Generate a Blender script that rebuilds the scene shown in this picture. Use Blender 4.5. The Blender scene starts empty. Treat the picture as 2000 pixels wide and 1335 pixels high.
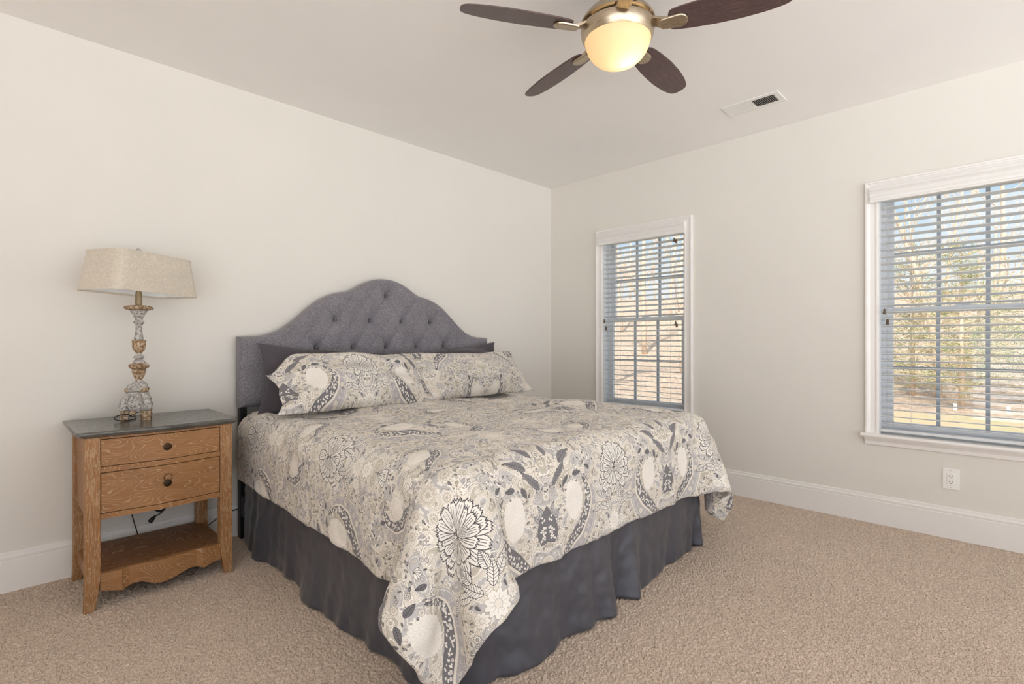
import bpy, bmesh, math, random
import numpy as np
from mathutils import Matrix, Vector

# ------------------------------------------------------------------ camera, world, light, exposure
SC = bpy.context.scene
COL = SC.collection
F, YAW, ROLL, PIT = 1009.52, 0.7787779, -0.0016573, -0.0012045
EYE = Vector((-4.04826, -3.43272, 1.18342))
fw = Vector((math.cos(YAW)*math.cos(PIT), math.sin(YAW)*math.cos(PIT), math.sin(PIT)))
rt0 = Vector((math.sin(YAW), -math.cos(YAW), 0)); up0 = rt0.cross(fw)
rt = rt0*math.cos(ROLL)+up0*math.sin(ROLL); up = up0*math.cos(ROLL)-rt0*math.sin(ROLL)
cd = bpy.data.cameras.new('camera'); cam = bpy.data.objects.new('camera', cd); COL.objects.link(cam)
cd.sensor_fit = 'HORIZONTAL'; cd.sensor_width = 36; cd.lens = F*36/2000; cd.clip_start = .05; cd.clip_end = 400
cam.matrix_world = Matrix(((rt.x, up.x, -fw.x, EYE.x), (rt.y, up.y, -fw.y, EYE.y), (rt.z, up.z, -fw.z, EYE.z), (0, 0, 0, 1)))
SC.camera = cam
SC.view_settings.view_transform = 'Standard'; SC.view_settings.look = 'None'
SC.view_settings.gamma = 1; SC.view_settings.use_curve_mapping = False
SC.view_settings.exposure = 0.09
cy = SC.cycles
cy.max_bounces = 10; cy.diffuse_bounces = 8; cy.glossy_bounces = 3; cy.transmission_bounces = 4; cy.transparent_max_bounces = 10
cy.caustics_reflective = False; cy.caustics_refractive = False; cy.sample_clamp_indirect = 6

SKY_BRIGHT, FILL_BELOW = 1.4, 4.2      # unseen sky boosted behind the house; glow below added to light the ceiling
wd = bpy.data.worlds.new('world'); SC.world = wd; wd.use_nodes = True
wn = wd.node_tree; wn.nodes.clear()
def wnode(t, **k):
    n = wn.nodes.new(t)
    for a, b in k.items(): setattr(n, a, b)
    return n
geo = wnode('ShaderNodeTexCoord'); sep = wnode('ShaderNodeSeparateXYZ'); wn.links.new(geo.outputs['Generated'], sep.inputs[0])
rampz = wnode('ShaderNodeValToRGB'); wn.links.new(sep.outputs['Z'], rampz.inputs[0])
e = rampz.color_ramp.elements
e[0].position = 0.0; e[0].color = (.82, .82, .80, 1); e[1].position = .45; e[1].color = (.25, .50, .86, 1)
for p, c in ((.10, (.86, .90, .95, 1)), (.17, (.62, .80, .95, 1)), (.25, (.36, .62, .92, 1))):
    q = e.new(p); q.color = c
cn = wnode('ShaderNodeTexNoise'); cn.inputs['Scale'].default_value = 3.2; cn.inputs['Detail'].default_value = 5
mp = wnode('ShaderNodeMapping'); mp.inputs['Scale'].default_value = (1, 1, 3.0); wn.links.new(geo.outputs['Generated'], mp.inputs[0]); wn.links.new(mp.outputs[0], cn.inputs['Vector'])
cr = wnode('ShaderNodeValToRGB'); cr.color_ramp.elements[0].position = .50; cr.color_ramp.elements[1].position = .66; wn.links.new(cn.outputs['Fac'], cr.inputs[0])
mix = wnode('ShaderNodeMix', data_type='RGBA'); wn.links.new(cr.outputs[0], mix.inputs['Factor']); wn.links.new(rampz.outputs[0], mix.inputs['A']); mix.inputs['B'].default_value = (.93, .94, .95, 1)
# the sky behind the house (away from the bed windows) is boosted to fill the room, ahead of the windows it is clear blue
mr = wnode('ShaderNodeMapRange', interpolation_type='SMOOTHSTEP'); mr.inputs['From Min'].default_value = .45; mr.inputs['From Max'].default_value = -.35
dv = wnode('ShaderNodeVectorMath', operation='DOT_PRODUCT'); dv.inputs[1].default_value = (.6, .8, 0); wn.links.new(geo.outputs['Generated'], dv.inputs[0]); wn.links.new(dv.outputs['Value'], mr.inputs['Value'])
mix2 = wnode('ShaderNodeMix', data_type='RGBA'); wn.links.new(mr.outputs['Result'], mix2.inputs['Factor']); wn.links.new(mix.outputs['Result'], mix2.inputs['A'])
mg = wnode('ShaderNodeMapRange', interpolation_type='SMOOTHSTEP'); mg.inputs['From Min'].default_value = .04; mg.inputs['From Max'].default_value = -.06; wn.links.new(sep.outputs['Z'], mg.inputs['Value'])
mixg = wnode('ShaderNodeMix', data_type='RGBA'); wn.links.new(mg.outputs['Result'], mixg.inputs['Factor'])
mixg.inputs['A'].default_value = (SKY_BRIGHT*.94, SKY_BRIGHT, SKY_BRIGHT*1.08, 1); mixg.inputs['B'].default_value = (FILL_BELOW*.96, FILL_BELOW, FILL_BELOW*1.06, 1)
wn.links.new(mixg.outputs['Result'], mix2.inputs['B'])
bg = wnode('ShaderNodeBackground'); wn.links.new(mix2.outputs['Result'], bg.inputs['Color']); bg.inputs['Strength'].default_value = 1.0
wo = wnode('ShaderNodeOutputWorld'); wn.links.new(bg.outputs[0], wo.inputs[0])

sl = bpy.data.lights.new('sun', 'SUN'); sl.energy = 4.1; sl.angle = .02; sl.color = (1, .96, .90)
so = bpy.data.objects.new('sun', sl); COL.objects.link(so)
so.rotation_euler = Vector((-.62, -.18, .75)).to_track_quat('Z', 'Y').to_euler()   # from behind the house, high, so the garden is lit from the front

# ------------------------------------------------------------------ helpers
OFF = {}
def setp(o, label=None, cat=None, group=None, kind=None):
    if label: o['label'] = label
    if cat: o['category'] = cat
    if group: o['group'] = group
    if kind: o['kind'] = kind
    return o
def thing(name, loc, label, cat, group=None, kind=None):
    o = bpy.data.objects.new(name, None); COL.objects.link(o); o.location = loc; o.empty_display_size = .1
    OFF[o] = np.array(loc, float); return setp(o, label, cat, group, kind)

class MB:
    """collects shapes in world metres; build() links them as one mesh"""
    def __init__(s): s.v = []; s.f = []; s.uv = None; s.n = 0
    def add(s, V, Fc):
        V = np.asarray(V, float).reshape(-1, 3); s.v.append(V); s.f += [tuple(int(i)+s.n for i in q) for q in Fc]; s.n += len(V); return s
    def box(s, x0, x1, y0, y1, z0, z1):
        x0, x1 = sorted((x0, x1)); y0, y1 = sorted((y0, y1)); z0, z1 = sorted((z0, z1))
        return s.add([(x0,y0,z0),(x1,y0,z0),(x1,y1,z0),(x0,y1,z0),(x0,y0,z1),(x1,y0,z1),(x1,y1,z1),(x0,y1,z1)],
                     [(3,2,1,0),(4,5,6,7),(0,1,5,4),(1,2,6,5),(2,3,7,6),(3,0,4,7)])
    def loft(s, rings, cap=True, closed=True):
        R = [np.asarray(r, float) for r in rings]; n = len(R[0]); V = np.vstack(R); Fc = []
        for i in range(len(R)-1):
            for j in range(n if closed else n-1):
                k = (j+1) % n; Fc.append((i*n+j, i*n+k, (i+1)*n+k, (i+1)*n+j))
        if cap and closed:
            Fc.append(tuple(range(n-1, -1, -1))); Fc.append(tuple(range((len(R)-1)*n, len(R)*n)))
        return s.add(V, Fc)
    def lathe(s, prof, c, n=28, cap=True):
        a = np.linspace(0, 2*math.pi, n+1)[:-1]
        return s.loft([np.stack([c[0]+r*np.cos(a), c[1]+r*np.sin(a), np.full(n, c[2]+z)], 1) for r, z in prof], cap)
    def tube(s, path, rad, n=8, cap=True):
        P = np.asarray(path, float); m = len(P); r = np.broadcast_to(np.asarray(rad, float), (m,)); T = np.gradient(P, axis=0)
        T /= np.linalg.norm(T, axis=1)[:, None]+1e-12; rings = []
        u = np.cross(T[0], (0, 0, 1.)); u = u if np.linalg.norm(u) > .1 else np.cross(T[0], (1., 0, 0)); u /= np.linalg.norm(u)
        a = np.linspace(0, 2*math.pi, n+1)[:-1]
        for i in range(m):
            u = u-T[i]*(u@T[i]); u /= np.linalg.norm(u)+1e-12; w = np.cross(T[i], u)
            rings.append(P[i]+r[i]*(np.cos(a)[:, None]*u+np.sin(a)[:, None]*w))
        return s.loft(rings, cap)
    def prism(s, poly, fn, a, b):       # poly of 2-D points, fn(p, t) -> 3-D point, from t=a to t=b
        return s.loft([[fn(p, a) for p in poly], [fn(p, b) for p in poly]])
    def ball(s, c, r, nu=14, nv=9, sc=(1, 1, 1)):
        rings = []
        for i in range(nv):
            t = math.pi*(i+.001)/(nv-1+.002); a = np.linspace(0, 2*math.pi, nu+1)[:-1]
            rings.append(np.stack([c[0]+sc[0]*r*math.sin(t)*np.cos(a), c[1]+sc[1]*r*math.sin(t)*np.sin(a), np.full(nu, c[2]-sc[2]*r*math.cos(t))], 1))
        return s.loft(rings)
    def grid(s, A, wrap=False):
        A = np.asarray(A, float); m, n = A.shape[:2]; Fc = []
        for i in range(m-1):
            for j in range(n if wrap else n-1):
                k = (j+1) % n; Fc.append((i*n+j, i*n+k, (i+1)*n+k, (i+1)*n+j))
        return s.add(A.reshape(-1, 3), Fc)
    def build(s, name, mat, parent=None, smooth=False, bevel=0, seg=2, loc=None, uv=None, subsurf=0, angle=.6):
        V = np.vstack(s.v); off = OFF[parent] if parent is not None else np.array(loc if loc is not None else (0, 0, 0), float)
        me = bpy.data.meshes.new(name); me.from_pydata((V-off).tolist(), [], s.f); me.materials.append(mat)
        if uv is not None:
            L = me.uv_layers.new(name='UVMap'); idx = np.empty(len(me.loops), np.int32); me.loops.foreach_get('vertex_index', idx)
            L.data.foreach_set('uv', np.asarray(uv, np.float32)[idx].ravel())
        bm = bmesh.new(); bm.from_mesh(me); bmesh.ops.recalc_face_normals(bm, faces=bm.faces); bm.to_mesh(me); bm.free()
        o = bpy.data.objects.new(name, me); COL.objects.link(o); OFF[o] = off
        if parent is not None: o.parent = parent
        else: o.location = off
        if smooth:
            me.polygons.foreach_set('use_smooth', [True]*len(me.polygons))
            if smooth == 'auto':
                me.set_sharp_from_angle(angle=angle)
        if bevel:
            b = o.modifiers.new('bevel', 'BEVEL'); b.width = bevel; b.segments = seg; b.limit_method = 'ANGLE'; b.angle_limit = .6
        if subsurf:
            b = o.modifiers.new('subsurf', 'SUBSURF'); b.levels = b.render_levels = subsurf
        return o

# ------------------------------------------------------------------ materials (all node based)
class NT:
    def __init__(s, name):
        s.m = bpy.data.materials.new(name); s.m.use_nodes = True; s.t = s.m.node_tree; s.t.nodes.clear()
        s.out = s.t.nodes.new('ShaderNodeOutputMaterial')
    def n(s, typ, ins=None, **props):
        q = s.t.nodes.new('ShaderNode'+typ)
        for a, b in props.items(): setattr(q, a, b)
        for k, v in (ins or {}).items():
            if isinstance(v, bpy.types.NodeSocket): s.t.links.new(v, q.inputs[k])
            else: q.inputs[k].default_value = v
        return q
    def bsdf(s, **ins):
        names = {'col':'Base Color','rough':'Roughness','metal':'Metallic','normal':'Normal','spec':'Specular IOR Level','sheen':'Sheen Weight','coat':'Coat Weight','trans':'Transmission Weight','sheenr':'Sheen Roughness','emit':'Emission Color','emits':'Emission Strength'}
        b = s.n('BsdfPrincipled', {names[k]: v for k, v in ins.items()}); s.t.links.new(b.outputs[0], s.out.inputs[0]); return b
    def coords(s, scale=(1, 1, 1), kind='Object', rot=(0, 0, 0)):
        c = s.n('TexCoord'); return s.n('Mapping', {'Vector': c.outputs[kind], 'Scale': scale, 'Rotation': rot}).outputs[0]
    def noise(s, vec, scale, detail=3, rough=.55, dist=0): return s.n('TexNoise', {'Vector': vec, 'Scale': scale, 'Detail': detail, 'Roughness': rough, 'Distortion': dist}).outputs['Fac']
    def ramp(s, fac, stops, interp='LINEAR'):
        r = s.n('ValToRGB', {'Fac': fac}); r.color_ramp.interpolation = interp; e = r.color_ramp.elements
        while len(e) < len(stops): e.new(.5)
        for q, (p, c) in zip(e, stops): q.position = p; q.color = (*c, 1) if len(c) == 3 else c
        return r.outputs[0]
    def math(s, op, a, b=None, c=None):
        q = s.n('Math', operation=op)
        for i, v in enumerate((a, b, c)):
            if v is None: continue
            if isinstance(v, bpy.types.NodeSocket): s.t.links.new(v, q.inputs[i])
            else: q.inputs[i].default_value = v
        return q.outputs[0]
    def mix(s, f, a, b, blend='MIX'):
        q = s.n('Mix', data_type='RGBA', blend_type=blend)
        for k, v in (('Factor', f), ('A', a), ('B', b)):
            i = [x for x in q.inputs if x.name == k and (x.type == ('VALUE' if k == 'Factor' else 'RGBA'))][0]
            if isinstance(v, bpy.types.NodeSocket): s.t.links.new(v, i)
            else: i.default_value = v if k == 'Factor' else (*v, 1)
        return [x for x in q.outputs if x.type == 'RGBA'][0]
    def bump(s, h, strength=.2, dist=.002): return s.n('Bump', {'Height': h, 'Strength': strength, 'Distance': dist}).outputs[0]

def C(r, g, b):     # sRGB 0-255 -> linear
    return tuple((x/255/12.92 if x <= 10 else ((x/255+.055)/1.055)**2.4) for x in (r, g, b))
def plain(name, col, rough=.5, metal=0, var=.0, scale=30, bump=0, bscale=60, **k):
    t = NT(name); vec = t.coords(); c = (*col, 1)
    if var:
        f = t.noise(vec, scale, 4); c = t.ramp(f, [(.25, tuple(x*(1-var) for x in col)), (.75, tuple(min(1, x*(1+var)) for x in col))])
    kw = dict(k)
    if bump: kw['normal'] = t.bump(t.noise(vec, bscale, 3), bump, .001)
    t.bsdf(col=c, rough=rough, metal=metal, **kw); return t.m

def wall_paint(name, col):
    t = NT(name); vec = t.coords(); f = t.noise(vec, 1.3, 3)
    c = t.ramp(f, [(.3, tuple(x*.985 for x in col)), (.7, tuple(x*1.015 for x in col))])
    t.bsdf(col=c, rough=.75, spec=.25, normal=t.bump(t.noise(vec, 380, 2), .06, .0006)); return t.m
M = {}
M['wall'] = wall_paint('wall_paint', C(224, 220, 212))
M['ceiling'] = wall_paint('ceiling_paint', C(241, 239, 236))
M['trim'] = plain('trim_paint', C(236, 233, 229), .32, var=.01, scale=8)
M['vinyl'] = plain('window_vinyl', C(216, 218, 220), .4, var=.01, scale=10)
M['slat'] = plain('blind_slat', C(214, 216, 217), .45, var=.015, scale=14)  # white slats greyed, their backlit shade is put into the colour
M['valance'] = plain('blind_valance', C(232, 230, 226), .42, var=.01, scale=14)
M['muntin'] = plain('grille_bars', C(168, 174, 180), .45, var=.02, scale=14)  # bars are white like the sash, backlit shade is put into this grey
M['cord'] = plain('blind_cord', C(205, 200, 192), .8, var=.03)
M['tassel'] = plain('tassel_wood', C(92, 74, 58), .5, var=.2, scale=90)
M['black'] = plain('black_plastic', C(16, 16, 17), .45, var=.05)
M['blackmetal'] = plain('black_metal', C(14, 14, 16), .5, .3, var=.05)
M['plate'] = plain('outlet_plastic', C(240, 238, 233), .3, var=.005)
M['slot'] = plain('outlet_slot', C(20, 18, 16), .6, var=.05)
M['ventwhite'] = plain('vent_enamel', C(232, 230, 225), .35, var=.01)
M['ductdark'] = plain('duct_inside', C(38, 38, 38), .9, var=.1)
M['mattress'] = plain('mattress_ticking', C(172, 172, 174), .9, var=.04, scale=200)
M['boxspring'] = plain('foundation_cloth', C(60, 60, 63), .9, var=.05, scale=150)
M['bronze'] = plain('aged_bronze', C(78, 62, 46), .42, .85, var=.3, scale=120)
M['lining'] = plain('shade_lining', C(236, 238, 238), .85, var=.01, scale=90)
M['prong'] = plain('steel_prong', C(190, 186, 178), .3, 1, var=.05)
M['bead'] = plain('button_cloth', C(98, 95, 99), .9, var=.12, scale=500)

def fabric(name, col, amp=.28, s=420, rough=.95, sheen=.25, bump=.35, spec=.2):
    t = NT(name); v = t.coords()
    a = t.noise(t.coords((1, 1, .14)), s, 2); b = t.noise(t.coords((.14, .14, 1)), s, 2); l = t.noise(v, 6, 3)
    w = t.math('ADD', t.math('MULTIPLY', a, .5), t.math('MULTIPLY', b, .5)); w2 = t.math('ADD', t.math('MULTIPLY', w, .88), t.math('MULTIPLY', l, .12))
    c = t.ramp(w2, [(.34, tuple(x*(1-amp) for x in col)), (.5, col), (.66, tuple(min(1, x*(1+amp*1.3)) for x in col))])
    t.bsdf(col=c, rough=rough, sheen=sheen, spec=spec, normal=t.bump(w, bump, .0015)); return t.m
M['headboard'] = fabric('grey_linen_weave', C(126, 122, 127), .55, 520)
M['shade'] = fabric('oatmeal_linen', C(206, 196, 180), .16, 420)
M['charcoal'] = fabric('charcoal_cotton', C(80, 74, 79), .06, 700, .8, .2, .1)
M['skirt'] = fabric('charcoal_sateen', C(72, 71, 78), .05, 700, .36, .12, .04, .5)

def oak(name, vert=False, tone=(1, 1, 1)):
    t = NT(name); base = C(152, 103, 56); dk = C(108, 70, 36); lt = C(176, 130, 82)
    base, dk, lt = [tuple(a*b for a, b in zip(x, tone)) for x in (base, dk, lt)]
    sc = (6, 6, .8) if vert else (1.3, 2.6, 5.0)
    v = t.coords(sc); big = t.noise(v, 1.25, 2.2, .5, .35)
    rings = t.math('ABSOLUTE', t.math('SINE', t.math('MULTIPLY', big, 150)))
    fine = t.noise(t.coords((60, 60, 4) if vert else (4, 40, 95)), 4, 4)
    if vert: rings = t.math('MULTIPLY', t.math('ABSOLUTE', t.math('SUBTRACT', t.noise(t.coords((46, 46, 5), rot=(.10, .0, 0)), 3, 3, .55), .5)), 7.0)
    lim = t.ramp(t.math('SUBTRACT', rings, t.math('MULTIPLY', fine, .30)), [(.0, (.75,)*3), (.05, (.5,)*3), (.12, (0,)*3)])
    body = t.mix(t.ramp(t.math('ADD', t.math('MULTIPLY', fine, .55), t.math('MULTIPLY', t.noise(t.coords(), 5, 3), .45)), [(.3, (0,)*3), (.7, (1,)*3)]), dk, lt)
    body = t.mix(.45, body, base)
    c = t.mix(t.math('MULTIPLY', lim, .5), body, C(206, 184, 152))
    t.bsdf(col=c, rough=.55, normal=t.bump(t.math('ADD', rings, fine), .12, .001)); return t.m
M['oak'] = oak('limed_oak'); M['oakv'] = oak('limed_oak_upright', True); M['oakdark'] = oak('shelf_oak', False, (.62, .55, .5))
def top_mat():
    t = NT('weathered_zinc_top'); v = t.coords((1, 3, 3)); f = t.noise(v, 7, 6, .65); g = t.noise(t.coords(), 60, 4)
    c = t.ramp(t.math('ADD', t.math('MULTIPLY', f, .7), t.math('MULTIPLY', g, .3)), [(.3, C(62, 60, 57)), (.55, C(92, 90, 84)), (.75, C(128, 126, 120))])
    t.bsdf(col=c, rough=t.ramp(g, [(.3, (.12,)*3), (.8, (.3,)*3)]), spec=.6, normal=t.bump(g, .05, .001)); return t.m
M['top'] = top_mat()
def distressed(name, gilt):
    t = NT(name); v = t.coords(); f = t.noise(v, 95, 6, .7, .8); g = t.noise(v, 200, 4, .6)
    if gilt: c = t.ramp(f, [(.30, C(52, 36, 24)), (.42, C(120, 88, 56)), (.52, C(170, 140, 104)), (.60, C(214, 200, 182)), (.72, C(130, 98, 64))])
    else: c = t.ramp(f, [(.30, C(70, 64, 58)), (.42, C(138, 133, 126)), (.52, C(186, 182, 176)), (.64, C(216, 212, 205)), (.76, C(140, 116, 86))])
    t.bsdf(col=c, rough=.7, normal=t.bump(t.math('ADD', f, g), .6, .004)); return t.m
M['chalk'] = distressed('distressed_chalk_paint', False); M['gilt'] = distressed('worn_gilding', True)
M['candle'] = plain('candle_tube', C(150, 132, 100), .5, .3, var=.15, scale=40)
def nickel():
    t = NT('brushed_nickel'); g = t.noise(t.coords((1, 1, 40)), 30, 3)
    t.bsdf(col=t.ramp(g, [(.3, C(168, 150, 126)), (.7, C(204, 190, 168))]), metal=1, rough=.33, normal=t.bump(g, .05, .0005)); return t.m
M['nickel'] = nickel()
def blade_mat():
    t = NT('dark_walnut_blade'); c0 = t.n('TexCoord').outputs['UV']
    v = t.n('Mapping', {'Vector': c0, 'Scale': (3, 70, 1)}).outputs[0]; f = t.noise(v, 4, 5, .6)
    t.bsdf(col=t.ramp(f, [(.3, C(62, 45, 45)), (.55, C(88, 68, 67)), (.75, C(114, 92, 90))]), rough=.34, spec=.5); return t.m
M['blade'] = blade_mat()
def frosted():
    t = NT('amber_frosted_glass'); d = t.n('BsdfTranslucent', {'Color': (1, .80, .54, 1)}); g = t.n('BsdfPrincipled', {'Base Color': (.93, .80, .55, 1), 'Roughness': .25})
    em = t.n('Emission', {'Color': (1, .66, .27, 1), 'Strength': .21}); m1 = t.n('MixShader', {0: .3}); t.t.links.new(d.outputs[0], m1.inputs[1]); t.t.links.new(g.outputs[0], m1.inputs[2])
    a = t.n('AddShader'); t.t.links.new(m1.outputs[0], a.inputs[0]); t.t.links.new(em.outputs[0], a.inputs[1]); t.t.links.new(a.outputs[0], t.out.inputs[0]); return t.m
M['bowl'] = frosted()
def pane():
    t = NT('window_glass'); a = t.n('BsdfTransparent', {'Color': (.97, .985, .985, 1)}); g = t.n('BsdfGlossy', {'Roughness': .02, 'Color': (1, 1, 1, 1)})
    m = t.n('MixShader', {0: .035}); t.t.links.new(a.outputs[0], m.inputs[1]); t.t.links.new(g.outputs[0], m.inputs[2]); t.t.links.new(m.outputs[0], t.out.inputs[0]); return t.m
M['glass'] = pane()
def carpet():
    t = NT('frieze_carpet'); v = t.coords(); f = t.noise(v, 230, 3, .6); g = t.noise(v, 520, 2); l = t.noise(v, 1.6, 4)
    w = t.math('ADD', t.math('MULTIPLY', f, .6), t.math('MULTIPLY', g, .4))
    c = t.ramp(w, [(.34, C(104, 88, 72)), (.45, C(204, 182, 163)), (.58, C(236, 219, 202))])
    c = t.mix(t.ramp(l, [(.35, (0,)*3), (.7, (.14,)*3)]), c, C(160, 142, 120))
    t.bsdf(col=c, rough=1, spec=.05, sheen=.15, normal=t.bump(w, .8, .004)); return t.m
M['carpet'] = carpet()
def ground_mat():
    t = NT('lawn_and_leaf_litter'); v = t.coords(); sep = t.n('SeparateXYZ', {0: v}); f = t.noise(v, .9, 6, .65); g = t.noise(v, 7, 6, .7); h = t.noise(v, 2.2, 4)
    lawn = t.ramp(f, [(.35, C(214, 182, 148)), (.52, C(208, 188, 148)), (.72, C(184, 176, 126))])
    leaf = t.ramp(g, [(.3, C(146, 118, 98)), (.5, C(204, 178, 154)), (.68, C(232, 212, 192))])
    edge = t.math('ADD', sep.outputs['X'], t.math('MULTIPLY', h, 3.0)); k = t.n('MapRange', {'Value': edge, 'From Min': 13.2, 'From Max': 14.2}).outputs[0]
    k2 = t.n('MapRange', {'Value': t.math('ADD', sep.outputs['Y'], h), 'From Min': 2.2, 'From Max': 3.2}).outputs[0]
    t.bsdf(col=t.mix(t.math('MAXIMUM', k, k2), lawn, leaf), rough=1, spec=.1, normal=t.bump(g, .8, .08)); return t.m
M['ground'] = ground_mat()
M['bark'] = plain('pale_bark', C(216, 194, 170), .9, var=.2, scale=9, bump=.5, bscale=30)
M['twig'] = plain('straw_twigs', C(214, 196, 160), .9, var=.18, scale=5)
M['needles'] = plain('pine_needles', C(128, 142, 88), .8, var=.3, scale=3)
M['stake'] = plain('white_stake', C(240, 238, 230), .6, var=.02)

# printed paisley cotton: the print is computed below and tiled by UV
# ---- printed paisley cotton: drawn in millimetres on a half repeat, mirrored about both side axes ----
TW, TH, PS = 465.0, 870.0, 1.7
def paisley_cloth():
    W, Hh = int(TW*PS), int(TH*PS)
    rs = np.random.RandomState(11)
    yy, xx = np.mgrid[0:Hh, 0:W].astype(np.float32)
    U, V = (xx+.5)/PS, (yy+.5)/PS
    cream=np.array((226,218,206))/255.; white=np.array((234,228,219))/255.; tau=np.array((194,186,171))/255.
    gry=np.array((190,186,183))/255.; lav=np.array((178,173,173))/255.; dark=np.array((118,115,117))/255.; ink=np.array((70,68,70))/255.
    brn=np.array((150,140,124))/255.
    def field(seed, per, n=4):     # smooth noise, even about u=0 and u=TW, periodic in v
        r = np.random.RandomState(seed); f = np.zeros_like(U)
        for _ in range(16):
            a, b = r.randint(1, n*2), r.randint(-n*2, n*2+1)
            f += np.cos(math.pi*a*U/TW)*np.cos(2*math.pi*b*V/TH + r.rand()*6.28)/(1+.25*(a+abs(b)))
        return f
    f1, f2, f3 = field(3, 1, 7), field(8, 1, 8), field(21, 1, 9)
    C = np.empty((Hh, W, 3), np.float32); C[:] = cream
    scal = .10*np.abs(np.sin(U*.22+f2*3)*np.sin(V*.22+f1*3))
    g = f1+scal
    C[g > .30] = gry; C[g < -.36] = tau; C[(f2+scal > .70)] = lav*.99
    C[(f2-scal < -.75)] = np.array((205,196,182))/255.
    for lv, col, w in ((.30,white,.045),(.21,brn,.016),(.14,white,.03),(-.36,white,.05),(-.27,brn,.016),(-.19,cream,.04),(-.12,brn,.013),(.05,brn,.012),(-.6,brn,.013),(.55,brn,.013),(.75,white,.03),(.9,brn,.014),(-.85,white,.03),(-1.0,brn,.014)):
        C[np.abs(g-lv) < w] = col
    C[np.abs(f2+scal-.75) < .03] = white; C[np.abs(f2-scal+.75) < .02] = white
    def win(x0, x1, y0, y1):
        a, b = max(0, int(x0*PS)-2), min(W, int(x1*PS)+3); c, d = max(0, int(y0*PS)-2), min(Hh, int(y1*PS)+3)
        return (slice(c, d), slice(a, b)) if b > a and d > c else None
    def shape(P, fill=None, line=None, lw=.9, closed=True):
        P = np.asarray(P, float)
        for off in (-TH, 0, TH):
            Q = P+(0, off); s = win(Q[:,0].min()-lw, Q[:,0].max()+lw, Q[:,1].min()-lw, Q[:,1].max()+lw)
            if s is None: continue
            u, v = U[s], V[s]; n = len(Q)
            if fill is not None:
                ins = np.zeros(u.shape, bool)
                for i in range(n):
                    (x1, y1), (x2, y2) = Q[i-1], Q[i]
                    if y1 == y2: continue
                    ins ^= ((v < y1) != (v < y2)) & (u < (x2-x1)*(v-y1)/(y2-y1)+x1)
                C[s][ins] = fill
            if line is not None:
                dm = np.full(u.shape, 1e9, np.float32)
                for i in range(0 if closed else 1, n):
                    a, b = Q[i-1], Q[i]; d = b-a; L = d@d+1e-9
                    t = np.clip(((u-a[0])*d[0]+(v-a[1])*d[1])/L, 0, 1)
                    np.minimum(dm, (u-a[0]-t*d[0])**2+(v-a[1]-t*d[1])**2, out=dm)
                k = np.clip((lw*.5+.3-np.sqrt(dm))/.6, 0, 1)[..., None]
                C[s] = C[s]*(1-k)+line*k
    def rot(P, cx, cy, a):
        P = np.asarray(P, float); c, s = math.cos(a), math.sin(a)
        return np.stack([cx+P[:,0]*c-P[:,1]*s, cy+P[:,0]*s+P[:,1]*c], 1)
    def leaf(cx, cy, a, L, w, fill=white, line=ink, serr=0., veins=5, lw=1.0, curl=.0):
        t = np.linspace(0, 1, 34); wd = w*np.sin(math.pi*t**.75)**.9
        if serr: wd = wd*(1+serr*((t*9) % 1-.5))
        bend = curl*L*(t-.0)**2
        up = np.stack([t*L, bend+wd], 1); dn = np.stack([t*L, bend-wd], 1)[::-1]
        shape(rot(np.vstack([up, dn]), cx, cy, a), fill, line, lw)
        if veins:
            shape(rot(np.stack([t*L, bend], 1), cx, cy, a), None, line, lw, False)
            for k in range(1, veins+1):
                q = k/(veins+1.); ww = w*math.sin(math.pi*q**.75)*.75; b0 = curl*L*q*q
                for sg in (-1, 1):
                    shape(rot([(q*L, b0), (q*L+ww*.7, b0+sg*ww)], cx, cy, a), None, line, lw*.8, False)
    def flower(cx, cy, r, n, fill=white, line=ink, lw=.9, core=None, a0=0., ring=True):
        th = np.linspace(0, 2*math.pi, n*9+1)[:-1]; rr = r*(.74+.26*np.abs(np.sin(n*th/2)))
        shape(np.stack([cx+rr*np.cos(th+a0), cy+rr*np.sin(th+a0)], 1), fill, line, lw)
        t2 = np.linspace(0, 6.283, 15)[:-1]
        shape(np.stack([cx+r*.3*np.cos(t2), cy+r*.3*np.sin(t2)], 1), core, line, lw*.8)
        if ring and r > 7:
            for k in range(n):
                b = a0+(k+.5)*6.283/n; L = [(cx+r*q*math.cos(b), cy+r*q*math.sin(b)) for q in (.34, .62)]
                shape(L, None, line, lw*.7, False)
    def petal(cx, cy, a, L, w, n=3, lw=2.0, fill=white):
        t = np.linspace(0, 1, 22); wd = w*np.sin(math.pi*(t*.86+.02))**.7*(.35+.65*t)
        e = np.linspace(-1, 1, 9); tip = np.stack([L+.05*L*np.cos(e*9), e*wd[-1]], 1)[::-1]
        P = np.vstack([np.stack([t*L, wd], 1), tip, np.stack([t*L, -wd], 1)[::-1]])
        shape(rot(P, cx, cy, a), fill, ink, lw)
        for k in range(n):
            o = (k+1)/(n+1.)*2-1
            shape(rot([(L*.25, o*w*.25), (L*.6, o*w*.55), (L*.88, o*w*.6)], cx, cy, a), None, ink, lw*.75, False)
    def swirl(cx, cy, r, a0, sg, col, lw=2.):
        t = np.linspace(0, 1, 16); rr = r*(1-.8*t); aa = a0+sg*t*5.2
        shape(np.stack([cx+rr*np.cos(aa), cy+rr*np.sin(aa)], 1), None, col, lw, False)
    placed = []; side = [1]
    def free(x, y, r):
        return all((x-a)**2+((y-b+TH/2) % TH-TH/2)**2 > (r+c)**2 for a, b, c in placed)
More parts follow.
